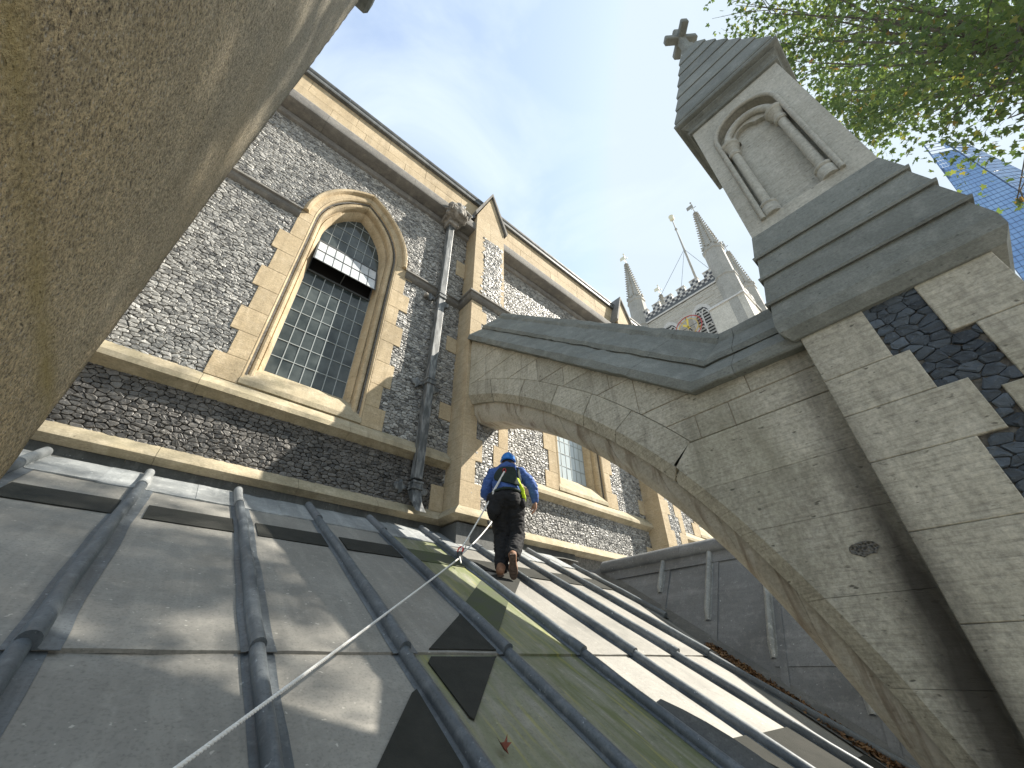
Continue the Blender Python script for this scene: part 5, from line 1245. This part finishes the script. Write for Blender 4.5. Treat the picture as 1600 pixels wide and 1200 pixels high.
for (ya, yb2) in ((4.75, 7.85), (12.95, 15.9)):
    MB().box((31.85, ya, -10.5), (34.2, yb2, 26.95)).obj('corner_buttress', 'tower', tower)
    mb = MB(); mb.loft([[(31.75, ya-0.08, 26.95), (31.75, yb2+0.05, 26.95), (34.3, yb2+0.05, 26.95), (34.3, ya-0.08, 26.95)], [(31.75, ya-0.08, 27.1), (31.75, yb2+0.05, 27.1), (34.3, yb2+0.05, 27.1), (34.3, ya-0.08, 27.1)], [(32.3, ya+0.5, 27.65), (32.3, yb2-0.2, 27.65), (34.3, yb2-0.2, 27.65), (34.3, ya+0.5, 27.65)]]); fixn(mb.obj('buttress_cap', 'towerw', tower))
def belfry(yc, hw, zs):
    def arc(h, n=12):
        R_ = h*1.35; c_ = R_-h; ae = math.acos(c_/R_); l = [(yc+(c_-R_*math.cos(ae*i/n)), zs+R_*math.sin(ae*i/n)) for i in range(n+1)]; return l+[(2*yc-y, z) for y, z in l[-2::-1]]
    o_ = [(yc-hw-0.30, 20)]+[p for p in arc(hw+0.30)]+[(yc+hw+0.30, 20)]; i_ = [(yc-hw, 20)]+arc(hw)+[(yc+hw, 20)]
    mb = MB(); X_ = TX0-0.07; mb.loft([[(TX0+0.05, *p) for p in o_], [(X_, *p) for p in o_], [(X_-0.03, *p) for p in [(yc+(y-yc)*0.97, z) for y, z in o_]], [(X_, *p) for p in i_], [(TX0+0.05, *p) for p in i_]], False, False); bw = fixn(mb.obj('belfry_window', 'towerw', tower))
    MB().add([(TX0-0.055, *p) for p in i_], [tuple(range(len(i_)))]).obj('belfry_opening', 'void', bw)
    z = 20.2
    while z < zs+0.9:
        hh_ = hw if z < zs else hw*max(0.1, 1-(z-zs)/(hw*1.5))
        mb = MB(); mb.loft([[(TX0-0.06, y, z+0.14), (TX0-0.062, y, z+0.19), (TX0-0.09, y, z+0.03), (TX0-0.088, y, z-0.02)] for y in (yc-hh_, yc+hh_)]); fixn(mb.obj('louvre', 'spire', bw)); z += 0.36
    tr3 = MB(); xt = TX0-0.10
    tr3.box((xt-0.03, yc-0.07, 20), (xt+0.03, yc+0.07, zs-0.15))
    for s_ in (-1, 1):
        tr3.tube([(xt, yc, zs-0.2), (xt, yc+s_*hw*0.22, zs+0.25), (xt, yc+s_*hw*0.55, zs+hw*0.72)], 0.065, 6)
        tr3.tube([(xt, yc+s_*hw*0.98, zs-0.3), (xt, yc+s_*hw*0.78, zs+0.22), (xt, yc+s_*hw*0.45, zs+0.42)], 0.045, 6)
        tr3.tube([(xt, yc, zs-1.9), (xt, yc+s_*hw*0.25, zs-1.55), (xt, yc+s_*hw*0.5, zs-1.42), (xt, yc+s_*hw*0.75, zs-1.55), (xt, yc+s_*hw, zs-1.9)], 0.055, 6)
    tr3.obj('tracery', 'towerw', bw)
belfry(8.68, 0.66, 27.45); belfry(12.02, 0.66, 27.45)
DC = (31.62, 10.02, 26.3); DR_ = 1.28
mb = MB(); mb.tube([(DC[0], DC[1]+DR_*math.cos(a), DC[2]+DR_*math.sin(a)) for a in np.linspace(0, 2*math.pi, 41)], 0.05, 6); dl = mb.obj('clock_dial', 'cred', tower, smooth=True)
MB().tube([(DC[0], DC[1]+DR_*0.72*math.cos(a), DC[2]+DR_*0.72*math.sin(a)) for a in np.linspace(0, 2*math.pi, 41)], 0.035, 6).obj('dial_ring', 'gold', dl, smooth=True)
for k in range(12):
    a = math.pi/2-k*math.pi/6; u = Vector((0, -math.cos(a), math.sin(a))); n_ = Vector((0, math.sin(a), math.cos(a)))
    num = ['XII', 'I', 'II', 'III', 'IIII', 'V', 'VI', 'VII', 'VIII', 'IX', 'X', 'XI'][k]; mb = MB(); x_ = -0.045*(len(num)-1)*1.0
    for c_ in num:
        def bar(t0, t1):
            p = Vector(DC)+u*(DR_*0.76)+n_*t0; q = Vector(DC)+u*(DR_*0.96)+n_*t1; mb.tube([p, q], 0.016, 4)
        if c_ == 'I': bar(x_, x_)
        elif c_ == 'V': bar(x_, x_-0.04); bar(x_, x_+0.04)
        else: bar(x_-0.04, x_+0.04); bar(x_+0.04, x_-0.04)
        x_ += 0.09
    mb.obj('numeral', 'cred' if k % 2 else 'gold', dl)
for ang, ln2, w_ in ((98, 1.05, 0.10), (52, 0.72, 0.13)):
    a = R(ang); u = Vector((0, math.cos(a), math.sin(a))); n_ = Vector((0, -math.sin(a), math.cos(a))); c_ = Vector(DC)-Vector((0.06, 0, 0)); mb = MB()
    pr = [(-0.25, 0.05), (0, 0.06), (ln2*0.7, w_), (ln2, 0.0)]; pl = [c_+u*p+n_*q for p, q in pr]+[c_+u*p-n_*q for p, q in pr[-2::-1]]
    mb.loft([[p-Vector((0.02, 0, 0)) for p in pl], [p+Vector((0.02, 0, 0)) for p in pl]]); fixn(mb.obj('clock_hand', 'gold', dl))
MB().tube([(DC[0], DC[1], DC[2]), (TX0, DC[1], DC[2])], 0.06, 6).tube([(DC[0], DC[1]-DR_, DC[2]), (DC[0], DC[1]+DR_, DC[2])], 0.025, 5).tube([(DC[0], DC[1], DC[2]-DR_), (DC[0], DC[1], DC[2]+DR_)], 0.025, 5).obj('dial_bracket', 'iron', dl)
MB().box((TX0-0.1, TY0-0.1, 30.0), (TX1, TY1, 30.6)).obj('tower_roof', 'leadd', tower)
# small window on the sunny side of the tower
mb = MB()
for xc_ in (34.9, 37.6): mb.loft([[(xc_-0.5, TY0-0.04, 22), (xc_-0.5, TY0-0.04, 26.9), (xc_, TY0-0.04, 27.9), (xc_+0.5, TY0-0.04, 26.9), (xc_+0.5, TY0-0.04, 22)], [(xc_-0.5, TY0+0.05, 22), (xc_-0.5, TY0+0.05, 26.9), (xc_, TY0+0.05, 27.9), (xc_+0.5, TY0+0.05, 26.9), (xc_+0.5, TY0+0.05, 22)]])
fixn(mb.obj('belfry_opening', 'spire', tower))
pole = thing('flagpole', 'tall bare flagpole with a gilded crown finial stayed by wires above the church tower', 'flagpole', (36.4, 9.0, 30.5))
MB().tube([(36.4, 9.0, 30.5), (36.4, 9.0, 41), (36.4, 9.0, 47.2)], [0.15, 0.12, 0.07], 8).obj('pole', 'spire', pole, smooth=True)
ball(mb := MB(), (36.4, 9.0, 47.55), 0.30, n=8); mb.lathe((36.4, 9.0, 0), [(0.22, 47.75), (0.34, 48.1), (0.05, 47.9)], 8); mb.obj('finial', 'gilt', pole); MB().lathe((36.4, 9.0, 0), [(0.10, 45.2), (0.16, 45.25), (0.16, 45.45), (0.10, 45.5)], 8).obj('truck', 'spire', pole)
for p in ((33.2, 6.4, 32.0), (33.0, 13.9, 31.5), (34.0, 10.9, 31.4)): MB().tube([(36.4, 9.0, 41.3), p], 0.022, 4).obj('stay_wire', 'iron', pole)

# ------------------------------------------------------------------ glass skyscraper far behind
shard = thing('glass_skyscraper', 'blue glass skyscraper tapering to an open broken top beyond the pinnacle', 'skyscraper', (310, -95, -10.5))
def polar(az, e, d): return Vector((d*math.cos(R(az)), d*math.sin(R(az)), d*e))
def dirpx(px, py): v = at(px, py, 1.0); h = math.hypot(v.x, v.y); return math.degrees(math.atan2(v.y, v.x)), v.z/h
def edge(p0, p1, d):
    a0, e0 = dirpx(*p0); a1, e1 = dirpx(*p1); t0 = polar(a0, e0, d); t1 = polar(a1, e1, d); dv_ = (t1-t0)/(t1.z-t0.z); return lambda z: t0+dv_*(z-t0.z), t0.z
eL, zT = edge((1440, 222), (1500, 303), 322); eC, zC = edge((1470, 219), (1585, 294), 312); eR, zR = edge((1504, 222), (1600, 269), 330)
t = NT('blue_glass'); nn_ = t.noise(0.05, 4); MAT['bglass'] = t.done(t.ramp(nn_, [(0.3, (0.14, 0.27, 0.52)), (0.7, (0.23, 0.38, 0.62))]), 0.25, **{'Specular IOR Level': 0.8})
t = NT('steel_blue_frame'); MAT['bframe'] = t.done((0.10, 0.16, 0.28), 0.5)
def facet(ea_, eb_, za, zb, ncol, mt, crown):
    ztop = max(za, zb); ea = lambda z: ea_(-10.5+(z+10.5)*(za+10.5)/(ztop+10.5)); eb = lambda z: eb_(-10.5+(z+10.5)*(zb+10.5)/(ztop+10.5))
    mb = MB(); fr_ = MB(); z = -10.5; n_ = None; fh = 3.6; sr = random.Random(ncol)
    while z < ztop-1:
        z1 = min(z+fh, ztop); A0_, B0_, A1_, B1_ = ea(z), eb(z), ea(z1), eb(z1); nrm = (B0_-A0_).cross(A1_-A0_).normalized(); nrm = -nrm if nrm.dot(A0_) > 0 else nrm
        open_ = z > ztop-crown
        for i in range(ncol):
            f0, f1 = i/ncol, (i+1)/ncol; g_ = 0.035
            q = [A0_.lerp(B0_, f0+g_/ncol), A0_.lerp(B0_, f1-g_/ncol), A1_.lerp(B1_, f1-g_/ncol), A1_.lerp(B1_, f0+g_/ncol)]
            dz = ZD*0.0; q = [q[0]+(q[3]-q[0])*0.06, q[1]+(q[2]-q[1])*0.06, q[2]-(q[2]-q[1])*0.06, q[3]-(q[3]-q[0])*0.06]
            if open_ and (i < ncol*0.75 or sr.random() < 0.5) : continue
            if z > ztop-crown*2.6 and i == 0 and sr.random() < 0.6: continue
            o_ = nrm*0.25; mb.add([p+o_*(1+sr.uniform(-.3, .3)) for p in q], [(0, 1, 2, 3)])
        if open_:
            fr_.loft([[p+nrm*0.3, p-nrm*0.3, p-nrm*0.3+ZD*0.9, p+nrm*0.3+ZD*0.9] for p in (A0_, B0_)])
        elif z < ztop-crown*2.0: fr_.add([A0_-nrm*0.05, B0_-nrm*0.05, B1_-nrm*0.05, A1_-nrm*0.05], [(0, 1, 2, 3)])
        else: fr_.add([A0_.lerp(B0_, 0.3)-nrm*0.05, B0_-nrm*0.05, B1_-nrm*0.05, A1_.lerp(B1_, 0.3)-nrm*0.05], [(0, 1, 2, 3)])
        z = z1
    fo = fr_.obj('facade', 'bframe', shard); g2 = mb.obj('glass_pane', mt, fo, kind='stuff')
    me_ = MB(); me_.tube([ea(-10.5), ea(ztop)], 0.35, 6); me_.tube([eb(-10.5), eb(ztop)], 0.35, 6); me_.obj('edge_fin', 'bframe', shard)
facet(eL, eC, zT, zC, 10, 'bglass', 16); facet(eC, eR, zC-2, zR, 9, 'bglass', 12)

# ------------------------------------------------------------------ plane tree
tree = thing('plane_tree', 'leafy plane tree with green and yellowing lobed leaves reaching in from the upper right', 'tree', (13.5, -9.5, -10.5))
t = NT('plane_bark'); MAT['bark'] = t.done(t.ramp(t.noise(5, 4), [(0.35, (0.055, 0.045, 0.035)), (0.65, (0.15, 0.13, 0.10))]), 0.9)
t = NT('plane_leaf')
a_ = t.n('ShaderNodeVertexColor'); a_.layer_name = 'tone'; sp_ = t.n('ShaderNodeSeparateColor'); t.l(a_.outputs['Color'], sp_.inputs[0])
lc = t.ramp(sp_.outputs[0], [(0.0, (0.050, 0.080, 0.034)), (0.45, (0.078, 0.112, 0.044)), (0.78, (0.120, 0.145, 0.048)), (0.93, (0.24, 0.20, 0.05)), (1.0, (0.20, 0.115, 0.045))])
t.l(lc, t.b.inputs['Base Color']); t.b.inputs['Roughness'].default_value = 0.55
tl_ = t.n('ShaderNodeBsdfTranslucent'); x2 = t.mix(1.0, lc, (1.65, 1.75, 1.0), 'MULTIPLY'); t.l(x2, tl_.inputs['Color'])
ms = t.n('ShaderNodeMixShader'); ms.inputs[0].default_value = 0.5; t.l(t.b.outputs[0], ms.inputs[1]); t.l(tl_.outputs[0], ms.inputs[2]); t.l(ms.outputs[0], t.o.inputs['Surface'])
MAT['leaf'] = t.m
half = [(0.0, 0.0), (0.16, -0.10), (0.46, -0.06), (0.30, 0.14), (0.58, 0.40), (0.34, 0.44), (0.20, 0.50), (0.16, 0.74), (0.0, 1.02)]
LEAF = half+[(-a, b) for a, b in half[-2:0:-1]]; NL = len(LEAF)
tr4 = random.Random(77)
CL = []     # (centre, radius, leaves)
def cl(px, py, d, r, n): CL.append((at(px, py, d), r, n))
for c_ in [(1150, 8, 16.5, .6, 80), (1190, 20, 16, 1.0, 190), (1175, 62, 16.2, .5, 55), (1235, 50, 15.8, 1.1, 260), (1215, 92, 15.6, .6, 75), (1290, 30, 15.5, 1.3, 330), (1275, 105, 15.0, .9, 170), (1330, 85, 15.5, 1.2, 320), (1310, 145, 19.5, .9, 190), (1345, 172, 20.5, 1.1, 300), (1380, 202, 20.5, .75, 190), (1330, 160, 22, 1.0, 200), (1365, 180, 19.5, .8, 170), (1390, 55, 14.2, 1.3, 380), (1400, 140, 13.2, 1.0, 250), (1450, 90, 12.2, 1.1, 300), (1440, 158, 11.8, .6, 90), (1475, 25, 11.6, 1.2, 360), (1500, 105, 10.6, .8, 190), (1492, 180, 10.2, .16, 9), (1540, 75, 9.8, .9, 240), (1585, 30, 9.4, 1.0, 300), (1592, 92, 8.6, .55, 130), (1568, 128, 8.4, .3, 26), (1594, 190, 8.0, .2, 7), (1430, 5, 12.6, 1.2, 330), (1350, 5, 15, 1.3, 330), (1588, 318, 7.4, .11, 7), (1468, 210, 9.8, .1, 5), (1660, 130, 8.8, .6, 150), (1660, 50, 9.2, 1.1, 330), (1720, -20, 10, 1.4, 300),
           (1400, 110, 25, 1.9, 420), (1450, 135, 24, 1.6, 330), (1375, 140, 25, 1.4, 260), (1345, 130, 26, 1.8, 330), (1480, 80, 23, 2.2, 420), (1320, 90, 26, 1.7, 280), (1430, 50, 24, 2.2, 420), (1240, 60, 24, 1.7, 260), (1280, 30, 24, 1.8, 300), (1200, 30, 24, 1.2, 130), (1300, 140, 26, 1.0, 110), (1500, 30, 22, 2.2, 380), (1540, 110, 20, 1.6, 220), (1260, -60, 16, 1.4, 260), (1400, -80, 14, 1.5, 340), (1540, -80, 11, 1.5, 360), (1150, -60, 16.5, .8, 70)]: cl(*c_)
up = Vector((0, 0, 1))
for (dx, dy, dz, r, n) in [(14.8, -10.0, 13.5, 2.6, 700), (16.5, -12.0, 9.5, 2.4, 500), (12.5, -9.5, 12.0, 2.0, 420)]: CL.append((Vector((dx, dy, dz)), r, n))
LV = []
for c_, r, n in CL:
    subs = [c_+Vector((tr4.gauss(0, 1), tr4.gauss(0, 1), tr4.gauss(0, .8)))*r*0.5 for _ in range(max(2, n//14))]
    for i in range(int(n*(1.7 if c_.length < 12 else 1))):
        s_ = tr4.choice(subs); p = s_+Vector((tr4.gauss(0, 1), tr4.gauss(0, 1), tr4.gauss(0, .9)))*min(0.42, r*0.36)
        if p.x*0.64+p.y*0.77 < 0.3 and p.length < 3.5: continue
        LV.append(p)
def leafgeo(p):
    s_ = tr4.uniform(0.085, 0.135)*(1.35 if p.length > 19 else (1.0 if p.length > 12 else 0.72)); n_ = Vector((tr4.gauss(0, .75), tr4.gauss(0, .75), tr4.gauss(0.55, .5))).normalized(); a = Vector((tr4.gauss(0, 1), tr4.gauss(0, 1), tr4.gauss(-0.5, .6))); a = (a-n_*a.dot(n_)).normalized(); b = n_.cross(a)
    cv = tr4.uniform(0.05, 0.35); vs_ = [p+b*(u*s_)+a*(v*s_)-n_*(s_*cv*(u*u+0.4*(v-0.5)**2)) for u, v in LEAF]; return vs_, s_
def inview(p):
    z_ = p.dot(cf)
    if z_ < 0.5: return 0
    u = p.dot(cr)/z_*FPX+800; v = 600-p.dot(cu)/z_*FPX
    return 1/z_ if (1100 < u < 1600 and 0 < v < 340) else 0
LV.sort(key=lambda p: -inview(p)); crown = None
crm = MB(); ctone = []; singles = []
for i, p in enumerate(LV):
    vs_, s_ = leafgeo(p); tn = min(1, max(0, tr4.gauss(0.42, 0.24)))
    cen = sum(vs_, Vector())/NL; vs_ = vs_+[cen]; fs_ = [(q, (q+1) % NL, NL) for q in range(NL)]
    if i < 285: singles.append((vs_, fs_, tn))
    else: crm.add(vs_, fs_); ctone += [(tn, 0, 0, 1)]*(NL+1)
crown = crm.obj('crown', 'leaf', tree, tone=ctone, kind='stuff')
for vs_, fs_, tn in singles: MB().add(vs_, fs_).obj('leaf', 'leaf', tree, tone=[(tn, 0, 0, 1)]*(NL+1))
tk = MB(); tk.tube([(13.5, -9.5, -10.6), (13.4, -9.4, -6), (13.2, -9.2, -1), (12.9, -8.8, 3), (12.6, -8.5, 5)], [0.62, 0.50, 0.44, 0.40, 0.34], 14); tk.obj('trunk', 'bark', tree, smooth=True)
forks = [Vector((12.6, -8.5, 5)), Vector((10.2, -6.0, 7.0)), Vector((7.8, -4.0, 7.6)), Vector((11.5, -6.5, 9.5)), Vector((14.5, -9.5, 11))]
lmb = MB()
for i, j, ra, rb_ in ((0, 1, .26, .16), (1, 2, .16, .09), (0, 3, .24, .12), (0, 4, .24, .14)):
    a, b = forks[i], forks[j]; m_ = a.lerp(b, .5)+Vector((tr4.gauss(0, .3), tr4.gauss(0, .3), tr4.gauss(0, .3))); lmb.tube([a, m_, b], [ra, (ra+rb_)/2, rb_], 10)
lmb.obj('limb', 'bark', tree, smooth=True)
for c_, r, n in CL:
    f_ = min(forks, key=lambda q: (q-c_).length); m1_ = f_.lerp(c_, .4)+Vector((tr4.gauss(0, .2), tr4.gauss(0, .2), tr4.gauss(0.15, .2))); m2_ = f_.lerp(c_, .75)+Vector((tr4.gauss(0, .12), tr4.gauss(0, .12), tr4.gauss(0.1, .1)))
    bm_ = MB(); k_ = 0.5+0.5*min(1, r); bm_.tube([f_, m1_, m2_, c_], [0.045*k_, 0.028*k_, 0.015*k_, 0.005], 6)
    for q in range(int(2+r*2)):
        s_ = m2_.lerp(c_, tr4.uniform(0, 1)); e_ = c_+Vector((tr4.gauss(0, 1), tr4.gauss(0, 1), tr4.gauss(0, .8)))*r*0.6; bm_.tube([s_, s_.lerp(e_, .5)+Vector((tr4.gauss(0, .05), tr4.gauss(0, .05), .04)), e_], [0.010, 0.007, 0.004], 5)
    bm_.obj('branch', 'bark', tree, smooth=True)
